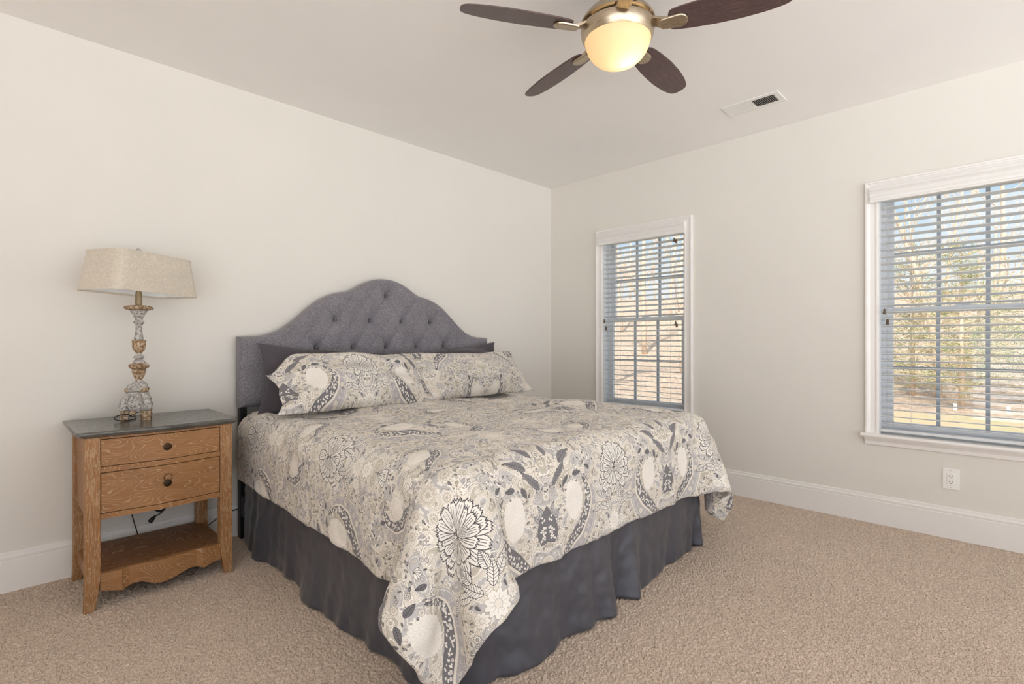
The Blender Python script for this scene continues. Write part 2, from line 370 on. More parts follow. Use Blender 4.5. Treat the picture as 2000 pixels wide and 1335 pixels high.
    # ---- bands of the great paisley ----
    def curve(K, n=120):
        K = np.array(K, float); s = np.r_[0, np.cumsum(np.hypot(*np.diff(K, axis=0).T))]; q = np.linspace(0, s[-1], n)
        for _ in range(1): X = np.stack([np.interp(q, s, K[:,0]), np.interp(q, s, K[:,1])], 1)
        for _ in range(14): X[1:-1] = (X[:-2]+2*X[1:-1]+X[2:])/4
        return X
    def band(X, wl, wr, fill, line=None, lw=1., scal=0, ns=30):
        d = np.gradient(X, axis=0)*side[0]; d /= np.hypot(d[:,0], d[:,1])[:, None]; nrm = np.stack([-d[:,1], d[:,0]], 1)
        t = np.linspace(0, 1, len(X)); sc = scal*np.abs(np.sin(t*math.pi*ns))
        shape(np.vstack([X+nrm*(wl(t)+sc)[:, None], (X-nrm*(wr(t)+sc)[:, None])[::-1]]), fill, line, lw)
    def paisley(K, k=1., fl=1):
        X = curve(K); D0 = (lambda Q: fl*np.gradient(Q, axis=0)); p = lambda t: np.sin(math.pi*np.clip(t**1.3*.93+.02, 0, 1))**.8
        z = lambda t: 0*t
        side[0] = fl
        band(X, lambda t: k*(10+66*p(t)), lambda t: k*(6+20*p(t)), cream, brn, 1.2, 4*k, 30)
        band(X, lambda t: k*(8+58*p(t)), lambda t: k*(4+18*p(t)), gry, brn, 1., 3*k, 30)
        band(X, lambda t: k*(6+52*p(t)), lambda t: 0*t, lav, white, 1.6)
        d = D0(X); d /= np.hypot(d[:,0], d[:,1])[:, None]; nr = np.stack([-d[:,1], d[:,0]], 1)
        for i in range(14, 112, 9):
            t = i/119.; q = X[i]+nr[i]*k*(8+30*p(np.array(t)))
            if i % 27 == 14: flower(q[0], q[1], 15*k, 12, cream, brn, .9, cream)
            else:
                for sg in (-1, 1): swirl(q[0]+nr[i][0]*6*sg, q[1]+nr[i][1]*6*sg, 10*k, i*.3, sg, cream, 1.8)
        band(X, lambda t: k*(4+11*p(t)), lambda t: z(t), cream, brn, .9, 3*k, 36)
        band(X, lambda t: k*(1+2*p(t)), lambda t: k*(3+46*p(t)), dark, ink, 1.3)
        for i in range(8, 116, 5):
            t = i/119.; w = k*42*float(p(np.array(t)))
            for j in range(3):
                q = X[i]-nr[i]*(w*(.15+.3*j)+rs.rand()*3)
                if rs.rand() < .3: flower(q[0], q[1], (4+5*rs.rand())*k, 5, white, ink, .7)
                else: leaf(q[0], q[1], rs.rand()*6.28, (10+9*rs.rand())*k, 3.6*k, white, None, 0, 0)
        swirl(X[3][0]-nr[3][0]*10*k, X[3][1]-nr[3][1]*10*k, 11*k, 1.2, -1, cream, 2.)
    # pale chrysanthemum balls cradled by the paisleys
    def ball(cx, cy, rx, ry):
        th = np.linspace(0, 6.283, 120)[:-1]; rr = 1+.035*np.sin(th*26)
        shape(np.stack([cx+rx*rr*np.cos(th), cy+ry*rr*np.sin(th)], 1), white, cream*.93, 1.)
        soft = cream*.955
        for k in range(46):
            a, q = k*2.4, (k/46.)**.6
            x, y = cx+rx*.8*q*math.cos(a), cy+ry*.8*q*math.sin(a)
            leaf(x, y, a, 18, 6, None, soft, 0, 0, .9)
    paisley([(232,640),(196,600),(180,545),(196,480),(240,425),(300,385),(352,345),(372,300)], 1.0, -1)
    ball(292, 560, 56, 80); placed += [(292,560,60),(200,560,60),(225,460,80),(310,390,70),(290,500,70)]
    paisley([(70,180),(120,196),(164,170),(178,120),(150,70),(100,40),(60,8)], .62)
    ball(92, 112, 40, 40); placed += [(100,110,60),(150,120,50),(110,40,50)]
    # serrated dark leaves and the central bud on the second axis
    for a, L, y, x in ((2.35,112,640,34),(2.62,92,712,92),(1.95,70,745,40)):
        leaf(TW-x, y, a, L, 15, dark*1.12, ink, .35, 9, 1.3, .12); placed.append((TW-x+math.cos(a)*L*.5, y+math.sin(a)*L*.5, 34))
    for a, L in ((2.0,92),(2.5,84),(2.95,66),(3.5,70),(4.0,84),(4.4,90)):
        leaf(TW-2, 500, a, L, 14, white if a > 2.8 else gry, ink, .3, 7, 1.4, .08)
    shape([(TW+3,575),(TW-40,520),(TW-52,470),(TW-34,430),(TW+3,440)], dark, ink, 1.4)
    for k in range(16): leaf(TW-6-rs.rand()*34, 440+rs.rand()*90, rs.rand()*6.28, 13, 5, white, ink, 0, 0, .8)
    placed.append((TW, 490, 95))
    for a, L in ((3.5,84),(4.05,104),(4.5,84)): petal(TW-4, 352, a, L, 20, 3, 1.5, cream)
    for q in range(9): flower(TW-8-rs.rand()*60, 352-rs.rand()*46, 9, 6, white, ink, 1.)
    placed += [(TW-20, 290, 90), (TW-50, 240, 60)]
    flower(TW, 120, 52, 16, cream, brn, 1.2, gry); flower(TW, 120, 30, 10, white, brn, 1.); placed.append((TW,120,58))
    # peony on the first axis
    for a in np.linspace(-2.7, -.45, 6): petal(0, 640, a, 118, 26, 3, 2.4)
    for a in np.linspace(-.3, .95, 4): petal(0, 640, a, 100, 26, 3, 2.4)
    for a in np.linspace(-1.5, 0.6, 5): petal(0, 640, a, 78, 22, 3, 2.2)
    for a in np.linspace(.7, 1.55, 3): petal(2, 655, a, 84, 20, 2, 2.2)
    for k in range(7): flower(6+rs.rand()*36, 610+rs.rand()*46, 8, 6, white, ink, 1.)
    placed.append((20, 640, 120))
    for x, y, a, L in ((40,470,.35,96),(16,452,.95,84),(96,500,-.35,70),(30,500,1.35,60)):
        leaf(x, y, a, L, 17, white, ink, .4, 8, 1.7, .06); placed.append((x+math.cos(a)*L*.5, y+math.sin(a)*L*.5, 36))
    for x, y, r, n in ((0,405,42,11),(60,400,24,9),(0,330,30,8),(52,345,17,7)): flower(x, y, r, n, white, brn, 1.1, cream); placed.append((x,y,r))
    for a in (1.2,.8,.4): petal(0, 270, a-3.2, 66, 15, 2, 1.6); petal(0, 255, a-2.2, 60, 15, 2, 1.6)
    placed.append((0, 250, 66))
    for x, y, r in ((0,800,36),(74,800,22),(120,770,17),(38,748,18)): flower(x, y, r, 12, tau*1.08, white, 1.6, tau); flower(x, y, r*.62, 9, cream, brn, 1., tau); placed.append((x,y,r))
    # fillers
    for tries in range(6000):
        x, y = rs.rand()*TW, rs.rand()*TH; r = rs.choice((24,18,14,10,7,5.5))
        if not free(x, y, r): continue
        placed.append((x, y, r*.92)); q = rs.rand(); a = rs.rand()*6.28
        if q < .34: flower(x, y, r*.95, rs.choice((5,6,8,10)), white if rs.rand() < .7 else cream, ink if rs.rand() < .5 else brn, .9+.02*r, tau if rs.rand() < .4 else None, a)
        elif q < .70:
            leaf(x-math.cos(a)*r, y-math.sin(a)*r, a, 2*r, r*.42, (white,cream,dark,gry,white)[rs.randint(5)], ink, .35 if r > 12 else 0, 6 if r > 12 else 2, 1.2, .1)
        elif q < .85:
            for k in range(3): swirl(x+rs.randn()*r*.3, y+rs.randn()*r*.3, r*.6, rs.rand()*6, 1 if k % 2 else -1, cream if rs.rand() < .6 else brn, 1.6)
        else:
            for k in range(5): leaf(x, y, a+k*.5-1, r*1.2, r*.26, white, ink, 0, 0, 1.)
    full = np.concatenate([C, C[:, ::-1]], 1)
    return np.clip(full, 0, 1)
IMG = paisley_cloth(); ih, iw = IMG.shape[:2]
im = bpy.data.images.new('paisley_print', iw, ih); px = np.ones((ih, iw, 4), np.float32); px[..., :3] = IMG
im.pixels.foreach_set(px.ravel()); im.update(); im.pack()
def paisley_mat():
    t = NT('printed_paisley_cotton'); uv = t.n('TexCoord').outputs['UV']; tx = t.n('TexImage', {'Vector': uv}, image=im, extension='REPEAT')
    w = t.noise(t.coords(), 900, 2)
    t.bsdf(col=tx.outputs['Color'], rough=.85, sheen=.2, spec=.25, normal=t.bump(w, .12, .0008)); return t.m
M['paisley'] = paisley_mat()

# ------------------------------------------------------------------ room shell
RX, RY, H = -6.2, -6.7, 2.74
W0 = (-.568, -2.702); WW, WT, WS = .950, 2.213, .585     # window casing corners nearest the bed corner, width, top, stool top
YO = [(y-.072, y-WW+.072) for y in W0]; ZO = (.565, 2.141)
mb = MB()
mb.box(RX, .16, 0, .16, 0, H); setp(mb.build('wall_left', M['wall']), 'cream painted wall behind the bed', 'wall', kind='structure')
mb = MB(); ys = [0, YO[0][0], YO[0][1], YO[1][0], YO[1][1], RY]
for i in (0, 2, 4): mb.box(0, .16, ys[i+1], ys[i], 0, H)
for a, b in YO: mb.box(0, .16, b, a, 0, ZO[0]); mb.box(0, .16, b, a, ZO[1], H)
setp(mb.build('wall_right', M['wall']), 'cream painted wall with the two windows', 'wall', kind='structure')
mb = MB(); mb.box(RX-.16, RX, -2.9, .16, 0, H); mb.box(RX-.16, RX, RY, -2.9, 2.35, H); setp(mb.build('wall_back', M['wall']), 'cream painted wall opposite the windows', 'wall', kind='structure')  # out of view; gap under the header added to let in daylight
mb = MB(); mb.box(RX-.16, .16, RY-.4, .16, H, H+.12); setp(mb.build('ceiling', M['ceiling']), 'smooth off white ceiling', 'ceiling', kind='structure')

# carpet: twisted tufts as real relief, fine where it shows, flat under the bed and out of view
def carpet_floor():
    st = .0037
    xs = np.arange(-4.35, -.0155, st); ysv = np.arange(-3.75, -.0155, st); nx, ny = len(xs), len(ysv)
    r = np.random.RandomState(5)
    def blur(a, k):
        for _ in range(k): a = (a+np.roll(a, 1, 0)+np.roll(a, -1, 0))/3; a = (a+np.roll(a, 1, 1)+np.roll(a, -1, 1))/3
        return a
    a = r.rand(ny, nx); t1 = blur(a, 1); t1 = (t1-t1.mean())/t1.std(); t2 = blur(r.rand(ny, nx), 3); t2 = (t2-t2.mean())/t2.std()
    c = r.rand(ny//40+3, nx//40+3); yi, xi = np.arange(ny)/40., np.arange(nx)/40.
    y0, x0 = yi.astype(int), xi.astype(int); fy, fx = (yi-y0)[:, None], (xi-x0)[None]
    low = c[y0][:, x0]*(1-fy)*(1-fx)+c[y0+1][:, x0]*fy*(1-fx)+c[y0][:, x0+1]*(1-fy)*fx+c[y0+1][:, x0+1]*fy*fx
    t0 = (a-.5)/.289; Z = .0025*t0+.0005*t1+.0002*t2+.002*(low-.5); Z = np.clip(Z, -.012, .012)-.003
    X, Y = np.meshgrid(xs, ysv); X = X+st*.9*blur(r.rand(ny, nx)-.5, 1)*3; Y = Y+st*.9*blur(r.rand(ny, nx)-.5, 1)*3
    V = np.stack([X, Y, Z], -1).reshape(-1, 3)
    j, i = np.meshgrid(np.arange(ny-1), np.arange(nx-1), indexing='ij')
    hid = (xs[i] > -2.9) & (xs[i+1] < -1.25) & (ysv[j] > -2.02)
    k = (j*nx+i)[~hid]; Q = np.stack([k, k+1, k+nx+1, k+nx], 1)
    n0 = len(V); E = []; EQ = []
    def flat(a, b, c_, d, z):
        m = n0+len(E); E.extend([(a, c_, z), (b, c_, z), (b, d, z), (a, d, z)]); EQ.append((m, m+1, m+2, m+3))
    flat(-2.92, -1.23, -2.04, -.01, -.02); flat(RX, 0, RY, -3.74, -.004); flat(RX, -4.34, -3.74, 0, -.004); flat(-4.4, 0, -.02, 0, -.004); flat(-.02, 0, -3.8, 0, -.004)
    V = np.vstack([V, E]); Q = np.vstack([Q, EQ]).astype(np.int32)
    me = bpy.data.meshes.new('floor'); me.vertices.add(len(V)); me.vertices.foreach_set('co', V.astype(np.float32).ravel())
    me.loops.add(Q.size); me.loops.foreach_set('vertex_index', Q.ravel()); me.polygons.add(len(Q)); me.polygons.foreach_set('loop_start', np.arange(0, Q.size, 4, dtype=np.int32))
    me.update(calc_edges=True); me.validate(); me.materials.append(M['carpet']); me.polygons.foreach_set('use_smooth', [True]*len(me.polygons))
    o = bpy.data.objects.new('floor', me); COL.objects.link(o); return o
setp(carpet_floor(), 'beige frieze carpet covering the bedroom floor', 'carpet', kind='structure')

BP = [(0,0),(.016,0),(.016,.145),(.012,.149),(.012,.152),(.0165,.155),(.0165,.165),(.010,.169),(.010,.183),(.007,.186),(0,.186)]
mb = MB(); mb.prism(BP, lambda p, t: (t, -p[0], p[1]), RX, 0); setp(mb.build('baseboard_left', M['trim']), 'tall white baseboard below the bed wall', 'baseboard', kind='structure')
mb = MB(); mb.prism(BP, lambda p, t: (-p[0], t, p[1]), RY, 0); setp(mb.build('baseboard_right', M['trim']), 'tall white baseboard under the windows', 'baseboard', kind='structure')

CP = [(0,0),(0,.023),(.003,.026),(.012,.026),(.015,.021),(.022,.019),(.026,.015),(.052,.013),(.058,.016),(.066,.016),(.069,.012),(.072,.012),(.072,0)]
def window(i):
    y0 = W0[i]; y1 = y0-WW; a, b = YO[i]
    w = thing('window_%d' % (i+1), (0, (y0+y1)/2, WS), ('white double hung window nearer the room corner, its sill hidden behind the bed', 'white double hung window above the wall outlet')[i], 'window', kind='structure')
    mb = MB(); mb.loft([[(-h, y0-d, WS) for d, h in CP], [(-h, y0-d, WT-d) for d, h in CP], [(-h, y1+d, WT-d) for d, h in CP], [(-h, y1+d, WS) for d, h in CP]]); mb.build('casing', M['trim'], w)
    mb = MB(); SP = [(-.062,WS-.011),(-.060,WS-.004),(-.054,WS),(.10,WS),(.10,WS-.022),(-.054,WS-.022),(-.060,WS-.018)]
    mb.prism(SP, lambda p, t: (p[0], t, p[1]), b, a)
    mb.prism([p if p[0] < 0 else (0, p[1]) for p in SP], lambda p, t: (p[0], t, p[1]), y0+.020, a); mb.prism([p if p[0] < 0 else (0, p[1]) for p in SP], lambda p, t: (p[0], t, p[1]), b, y1-.020)
    mb.build('stool', M['trim'], w)
    AP = [(0,WS-.022),(-.050,WS-.022),(-.046,WS-.030),(-.030,WS-.036),(-.026,WS-.044),(-.018,WS-.050),(-.016,WS-.072),(-.010,WS-.076),(0,WS-.076)]
    mb = MB(); mb.prism(AP, lambda p, t: (p[0], t, p[1]), y0+.004, y1-.004); mb.build('apron', M['trim'], w)
    mb = MB(); mb.box(.0, .14, a-.008, a, ZO[0], ZO[1]); mb.box(.0, .14, b, b+.008, ZO[0], ZO[1]); mb.box(.0, .14, b, a, ZO[1]-.008, ZO[1])
    for s, q in ((a-.008, -1), (b+.008, 1)):       # side tracks of the frame
        mb.box(.0645, .138, s, s+q*.012, WS, ZO[1]-.009); mb.box(.096, .104, s, s+q*.024, WS, ZO[1]-.008); mb.box(.062, .070, s, s+q*.022, WS, ZO[1]-.008)
    mb.box(.060, .15, b, a, WS-.02, WS+.012); mb.build('jamb', M['vinyl'], w)
    ya, yb = a-.022, b+.022
    for nm, x0, x1, z0, z1, r0, r1 in (('upper_sash', .106, .132, 1.362, 2.132, .036, .040), ('lower_sash', .072, .098, .598, 1.398, .058, .036)):
        xm = (x0+x1)/2
        mb = MB(); mb.box(x0, x1, ya, ya-.042, z0, z1); mb.box(x0, x1, yb, yb+.042, z0, z1); mb.box(x0, x1, ya-.042, yb+.042, z0, z0+r0); mb.box(x0, x1, ya-.042, yb+.042, z1-r1, z1)
        s = mb.build(nm, M['vinyl'], w, bevel=.003)
        ga, gb = ya-.042, yb+.042
        mb = MB()
        for k in (1, 2): mb.box(xm-.007, xm+.007, ga+(gb-ga)*k/3-.010, ga+(gb-ga)*k/3+.010, z0+r0, z1-r1)
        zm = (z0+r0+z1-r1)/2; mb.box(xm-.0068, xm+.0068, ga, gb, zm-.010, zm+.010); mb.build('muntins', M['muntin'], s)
        mb = MB(); mb.box(xm-.002, xm+.002, ga, gb, z0+r0, z1-r1); mb.build('pane', M['glass'], s)
    mb = MB(); mb.box(.066, .100, (a+b)/2-.035, (a+b)/2+.035, 1.398, 1.404); mb.box(.074, .090, (a+b)/2-.012, (a+b)/2+.03, 1.404, 1.414); mb.build('sash_lock', M['vinyl'], w, bevel=.002)
window(0); window(1)

def blind(i):
    y0 = W0[i]; a, b = y0-.080, y0-.870
    t = thing('window_blind', (-.02, (a+b)/2, .60), ('white horizontal slat blind in the window nearer the room corner', 'white horizontal slat blind in the window above the wall outlet')[i], 'blind', 'slatted window blinds')
    VP = [(-.026,2.168),(-.046,2.168),(-.050,2.162),(-.046,2.155),(-.040,2.150),(-.052,2.142),(-.040,2.132),(-.037,2.126),(-.044,2.112),(-.036,2.102),(-.036,2.092),(-.046,2.084),(-.048,2.074),(-.030,2.072)]
    mb = MB(); mb.prism(VP, lambda p, q: (p[0], q, p[1]), y0-.028, y0-.892); mb.box(-.026, -.002, y0-.028, y0-.033, 2.074, 2.166); mb.box(-.026, -.002, y0-.887, y0-.892, 2.074, 2.166); mb.build('valance', M['valance'], t)
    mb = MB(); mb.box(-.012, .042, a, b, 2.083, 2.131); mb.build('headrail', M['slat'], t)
    mb = MB(); c, s = math.cos(.18), math.sin(.18)
    for k in range(32):
        z = .652+k*.0445; rings = []
        for y in (a, b):
            top = [(u, .0016+.0022*(1-(u/.0255)**2)) for u in np.linspace(-.0255, .0255, 5)]; bot = [(u, -.0012+.0022*(1-(u/.0255)**2)) for u in np.linspace(.0255, -.0255, 5)]
            rings.append([(.015+u*c+v*s, y, z-u*s+v*c) for u, v in top+bot])
        mb.loft(rings)
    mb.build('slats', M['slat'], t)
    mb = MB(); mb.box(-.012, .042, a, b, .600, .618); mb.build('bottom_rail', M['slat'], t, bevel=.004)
    mb = MB()
    for r in (-.235, -.728):
        for x in (-.0135, .0435): mb.tube([(x, y0+r, .61), (x, y0+r, 1.4), (x, y0+r, 2.09)], .0009, 5)
    mb.build('ladder_cords', M['cord'], t)
    for r, z in ((-.106, 1.372), (-.122, 1.306), (-.802, 2.030), (-.818, 2.016), (-.812, 1.334), (-.822, 1.318)):
        mb = MB(); mb.tube([(-.030, y0+r, z), (-.026, y0+r, (z+2.09)/2), (-.020, y0+r, 2.09)], .0008, 5); q = mb.build('pull_cord', M['cord'], t)
        mb = MB(); mb.lathe([(.002, .016), (.006, .012), (.0075, 0), (.0095, -.012), (.008, -.019), (.003, -.021)], (-.030, y0+r, z), 12); mb.build('tassel', M['tassel'], q, smooth='auto')
blind(0); blind(1)

t = thing('wall_outlet', (0, -3.129, .294), 'white wall outlet plate below the window', 'outlet')
mb = MB(); mb.box(-.006, 0, -3.168, -3.090, .294, .418); mb.build('cover_plate', M['plate'], t, bevel=.003)
mb = MB(); mb.box(-.0085, -.005, -3.146, -3.112, .323, .389); rc = mb.build('receptacle', M['plate'], t, bevel=.001)
mb = MB()
for zc in (.371, .337):
    for dy in (-.0065, .0065): mb.box(-.0092, -.008, -3.129+dy-.0012, -3.129+dy+.0012, zc-.004+.003, zc+.004+.003)
    mb.box(-.0092, -.008, -3.132, -3.126, zc-.0085, zc-.0045)
mb.build('slots', M['slot'], rc)
for z in (.306, .406):
    mb = MB(); mb.lathe([(.0022, 0), (.0022, .001)], (0, 0, 0), 10); mb.v[-1] = np.stack([-.0062-mb.v[-1][:, 2], -3.129+mb.v[-1][:, 0], z+mb.v[-1][:, 1]], 1); mb.build('screw', M['prong'], t)

# ceiling register
t = thing('ceiling_vent', (-.515, -2.175, H), 'white louvred air vent in the ceiling near the fan', 'vent')
x0, x1, y0, y1 = -.607, -.423, -2.352, -1.998
mb = MB(); fr = .034
for q in ((x0, x0+fr, y0, y1), (x1-fr, x1, y0, y1), (x0+fr, x1-fr, y0, y0+fr), (x0+fr, x1-fr, y1-fr, y1), (x0+fr, x1-fr, -2.182, -2.168)): mb.box(*q, H-.007, H-.0005)
mb.build('frame', M['ventwhite'], t, bevel=.002)
mb = MB(); mb.box(x0+fr, x1-fr, y0+fr, y1-fr, H-.0012, H-.0004); mb.build('duct_shade_sheet', M['ductdark'], t)  # flat dark sheet painted in place of the shade inside the duct
for lo, hi, sg in ((-2.168, y1-fr, -1), (y0+fr, -2.182, 1)):
    mb = MB()
    for k in range(12):
        y = lo+(hi-lo)*(k+.5)/12; dy, dz = .0042*(1.45 if sg < 0 else .55), .0052
        mb.add([(x0+fr, y-sg*dy, H-.0066), (x1-fr, y-sg*dy, H-.0066), (x1-fr, y+sg*dy, H-.0014), (x0+fr, y+sg*dy, H-.0014), (x0+fr, y-sg*dy+.0010, H-.0066), (x1-fr, y-sg*dy+.0010, H-.0066), (x1-fr, y+sg*dy+.0010, H-.0014), (x0+fr, y+sg*dy+.0010, H-.0014)],
               [(3,2,1,0),(4,5,6,7),(0,1,5,4),(1,2,6,5),(2,3,7,6),(3,0,4,7)])
    mb.build('louvres', M['ventwhite'], t)

# ------------------------------------------------------------------ ceiling fan
FX, FY = -2.193, -2.226
t = thing('ceiling_fan', (FX, FY, H), 'ceiling fan with five dark blades and a lit amber glass bowl', 'ceiling fan')
o = (FX, FY, 0)
mb = MB(); mb.lathe([(.085, H), (.085, H-.02), (.072, H-.045), (.066, H-.06)], o, 40); mb.build('canopy', M['nickel'], t, smooth='auto')
mb = MB(); mb.lathe([(.060, H-.058), (.062, H-.09), (.066, H-.13), (.070, 2.578)], o, 40); mb.build('neck', M['nickel'], t, smooth='auto')
mb = MB(); mb.lathe([(.069, 2.580), (.095, 2.572), (.122, 2.556), (.142, 2.535), (.152, 2.518), (.153, 2.510), (.146, 2.508)], o, 56); mb.build('motor_housing', M['nickel'], t, smooth='auto')
mb = MB(); mb.lathe([(.128, 2.512), (.128, 2.492)], o, 48); mb.build('motor_core', M['ductdark'], t, smooth='auto')
mb = MB(); mb.lathe([(.146, 2.496), (.152, 2.492), (.153, 2.484), (.149, 2.462), (.143, 2.448), (.138, 2.440), (.134, 2.440), (.134, 2.455)], o, 56, False); mb.build('light_ring', M['nickel'], t, smooth='auto')
mb = MB(); mb.lathe([(.136, 2.446), (.1365, 2.438), (.133, 2.425), (.124, 2.400), (.108, 2.376), (.086, 2.356), (.060, 2.343), (.030, 2.336), (.010, 2.335), (.0002, 2.335)], o, 56, False); mb.build('glass_bowl', M['bowl'], t, smooth=True)
bl = bpy.data.lights.new('fan_bulb', 'POINT'); bl.energy = .36; bl.color = (1, .88, .70); bl.shadow_soft_size = .022
bo = bpy.data.objects.new('fan_bulb', bl); COL.objects.link(bo); bo.location = (FX+.012, FY-.030, 2.388)
OUT = [(.205,-.050),(.235,-.058),(.30,-.066),(.40,-.072),(.50,-.070),(.58,-.062),(.635,-.050),(.658,-.040),(.664,-.028),(.664,.020),(.655,.034),(.63,.044),(.57,.056),(.48,.064),(.38,.064),(.29,.058),(.23,.050),(.205,.046)]
for k in range(5):
    a = math.radians(148.9-72*k); pit = math.radians(13); R = np.array((math.cos(a), math.sin(a), 0)); T = np.array((-math.sin(a), math.cos(a), 0)); ct, st = math.cos(pit), math.sin(pit)
    zb = 2.478
    P = lambda r, w, h: np.array((FX, FY, zb))+R*r+T*(w*ct+h*st)+np.array((0, 0, 1))*(-w*st+h*ct)
    # dense outline for a smooth edge
    OO = np.array(OUT+[OUT[0]]); s = np.r_[0, np.cumsum(np.hypot(*np.diff(OO, axis=0).T))]; q = np.linspace(0, s[-1], 73)[:-1]; ol = np.stack([np.interp(q, s, OO[:, 0]), np.interp(q, s, OO[:, 1])], 1)
    for _ in range(2): ol = (np.roll(ol, 1, 0)+2*ol+np.roll(ol, -1, 0))/4
    mb = MB(); mb.loft([[P(r, w, h) for r, w in ol] for h in (-.003, .003)]); uv = np.vstack([ol, ol])
    bb = mb.build('blade', M['blade'], t, bevel=.0012, uv=uv)
    mb = MB(); pad = [(.178, -.026), (.21, -.030)]+[(.247+.034*math.sin(q), -.033*math.cos(q)) for q in np.linspace(0, math.pi, 15)]+[(.21, .030), (.178, .026)]
    mb.loft([[P(r, w, -.004) for r, w in pad], [P(r, w*.96, -.011) for r, w in pad], [P(r-.002, w*.86, -.014) for r, w in pad]])
    root = [np.array((FX, FY, 2.502))+R*.120+T*w+np.array((0, 0, h)) for w, h in ((-.030, -.004), (.030, -.004), (.030, .004), (-.030, .004))]
    mid = [P(.172, w, h)+np.array((0, 0, .006)) for w, h in ((-.027, -.010), (.027, -.010), (.027, .002), (-.027, .002))]
    end = [P(.205, w, h) for w, h in ((-.026, -.012), (.026, -.012), (.026, -.003), (-.026, -.003))]
    mb.loft([root, mid, end]); mb.build('blade_iron', M['nickel'], t, bevel=.002)

# ------------------------------------------------------------------ nightstand
NX0, NX1, NYF, NYB, NZ = -3.755, -3.165, -.530, -.050, .790
t = thing('nightstand', ((NX0+NX1)/2, (NYF+NYB)/2, 0), 'brown limed oak nightstand with two drawers and dark top', 'nightstand')
def bow(x): u = (x-NX0)/(NX1-NX0); return .020*math.sin(math.pi*min(1, max(0, (u-.09)/.82)))**2
XS = np.linspace(NX0-.034, NX1+.034, 33)
out = [(NX0-.034, NYB+.03)]+[(NX0-.034, NYF+.012), (NX0-.020, NYF-.018)]+[(x, NYF-.022-bow(x)) for x in XS[3:-3]]+[(NX1+.020, NYF-.018), (NX1+.034, NYF+.012), (NX1+.034, NYB+.03)]
cx0, cy0 = (NX0+NX1)/2, (NYF+NYB)/2
def inset(d): return [(x+(d if x < NX0 else -d if x > NX1 else 0), y+(d if y < NYF+.02 else 0)) for x, y in out]
mb = MB(); mb.loft([[(x, y, z) for x, y in inset(d)] for d, z in ((.018, .762), (.010, .766), (.004, .772), (.0, .779), (.0, .784), (.005, .790))]); mb.build('top', M['top'], t, smooth='auto', angle=.5)
LW = .055
for nm, x, y in (('fl', NX0, NYF), ('fr', NX1-LW, NYF), ('bl', NX0, NYB-LW), ('br', NX1-LW, NYB-LW)):
    mb = MB(); rings = []; inn = 1 if x == NX0 else -1
    for z in (-.004, .03, .07, .11, .15, .19, .40, .763):
        k = max(0, 1-z/.17)**1.6; w = LW-.017*k; x0 = x+(0 if inn > 0 else LW-w); y0 = y if y == NYF else y+LW-w
        sh = .004*k*(-inn)
        rings.append([(x0+sh, y0, z), (x0+w+sh, y0, z), (x0+w+sh, y0+w, z), (x0+sh, y0+w, z)])
    mb.loft(rings); mb.build('leg', M['oakv'], t, bevel=.003)
def bowed(mb, x0, x1, z0, z1, yf, yb, n=24, zlow=None, k=1., shape=None):
    xs = np.linspace(x0, x1, n); rings = []
    for x in xs:
        bx = bow(x) if shape is None else shape((x-x0)/(x1-x0)); zl = z0 if zlow is None else zlow((x-x0)/(x1-x0)); rings.append([(x, yf-k*bx, zl), (x, yf-k*bx, z1), (x, yb, z1), (x, yb, zl)])
    return mb.loft(rings)
xa, xb = NX0+LW-.002, NX1-LW+.002
for z0, z1 in ((.752, .764), (.603, .627), (.396, .420)): mb = MB(); bowed(mb, xa, xb, z0, z1, NYF+.006, NYF+.03); mb.build('rail', M['oak'], t)
for q in ((NX0+.012, NX0+.026, NYF+LW-.003, NYB-LW+.003, .396, .763), (NX1-.026, NX1-.012, NYF+LW-.003, NYB-LW+.003, .396, .763)): mb = MB(); mb.box(*q); mb.build('side_panel', M['oak'], t)
mb = MB(); mb.box(NX0+LW, NX1-LW, NYB-.018, NYB-.004, .42, .763); mb.build('back_panel', M['oak'], t)
mb = MB(); mb.box(NX0+.028, NX1-.028, NYF+.031, NYB-.019, .400, .408); mb.build('case_bottom', M['oak'], t)
for z0, z1, ring in ((.630, .749, False), (.423, .600, True)):
    mb = MB(); bowed(mb, xa+.004, xb-.004, z0, z1, NYF+.003, NYF+.024); d = mb.build('drawer', M['oak'], t, bevel=.0015)
    mb = MB(); mb.box(xa+.012, xb-.012, NYF+.022, NYB-.04, z0+.012, z1-.012); mb.build('drawer_box', M['oakdark'], d)
    zc = .688 if not ring else .516; xc = -3.452; yf = NYF+.003-bow(xc)
    mb = MB(); prof = [(.0175, 0), (.0175, .003), (.014, .005), (.0135, .0035), (.0105, .0045), (.009, .008), (.0065, .0085), (.006, .0135), (.0035, .0165), (.0005, .017)]
    mb.lathe(prof, (0, 0, 0), 24); V = mb.v[0].copy(); mb.v[0] = np.stack([xc+V[:, 0], yf-V[:, 2], zc+V[:, 1]], 1); kb = mb.build('knob', M['bronze'], d, smooth='auto')
    if ring:
        a = np.linspace(0, 2*math.pi, 33); mb = MB(); mb.tube([(xc+.0165*math.cos(q), yf-.010-.003*math.sin(q), zc+.0285+.0165*math.sin(q)) for q in a], .0013, 8, False); mb.build('ring_pull', M['bronze'], kb, smooth=True)
mb = MB(); bowed(mb, NX0+.03, NX1-.03, .140, .154, NYF+.026, NYB-.010, 24, None, .3); mb.build('shelf', M['oakdark'], t)
def scallop(u):
    K = [(0,.078),(.05,.076),(.10,.070),(.165,.060),(.21,.068),(.25,.076),(.32,.073),(.40,.056),(.47,.048),(.54,.052),(.64,.066),(.72,.076),(.78,.073),(.84,.060),(.90,.070),(.95,.076),(1,.078)]
    return float(np.interp(u, [k[0] for k in K], [k[1] for k in K]))
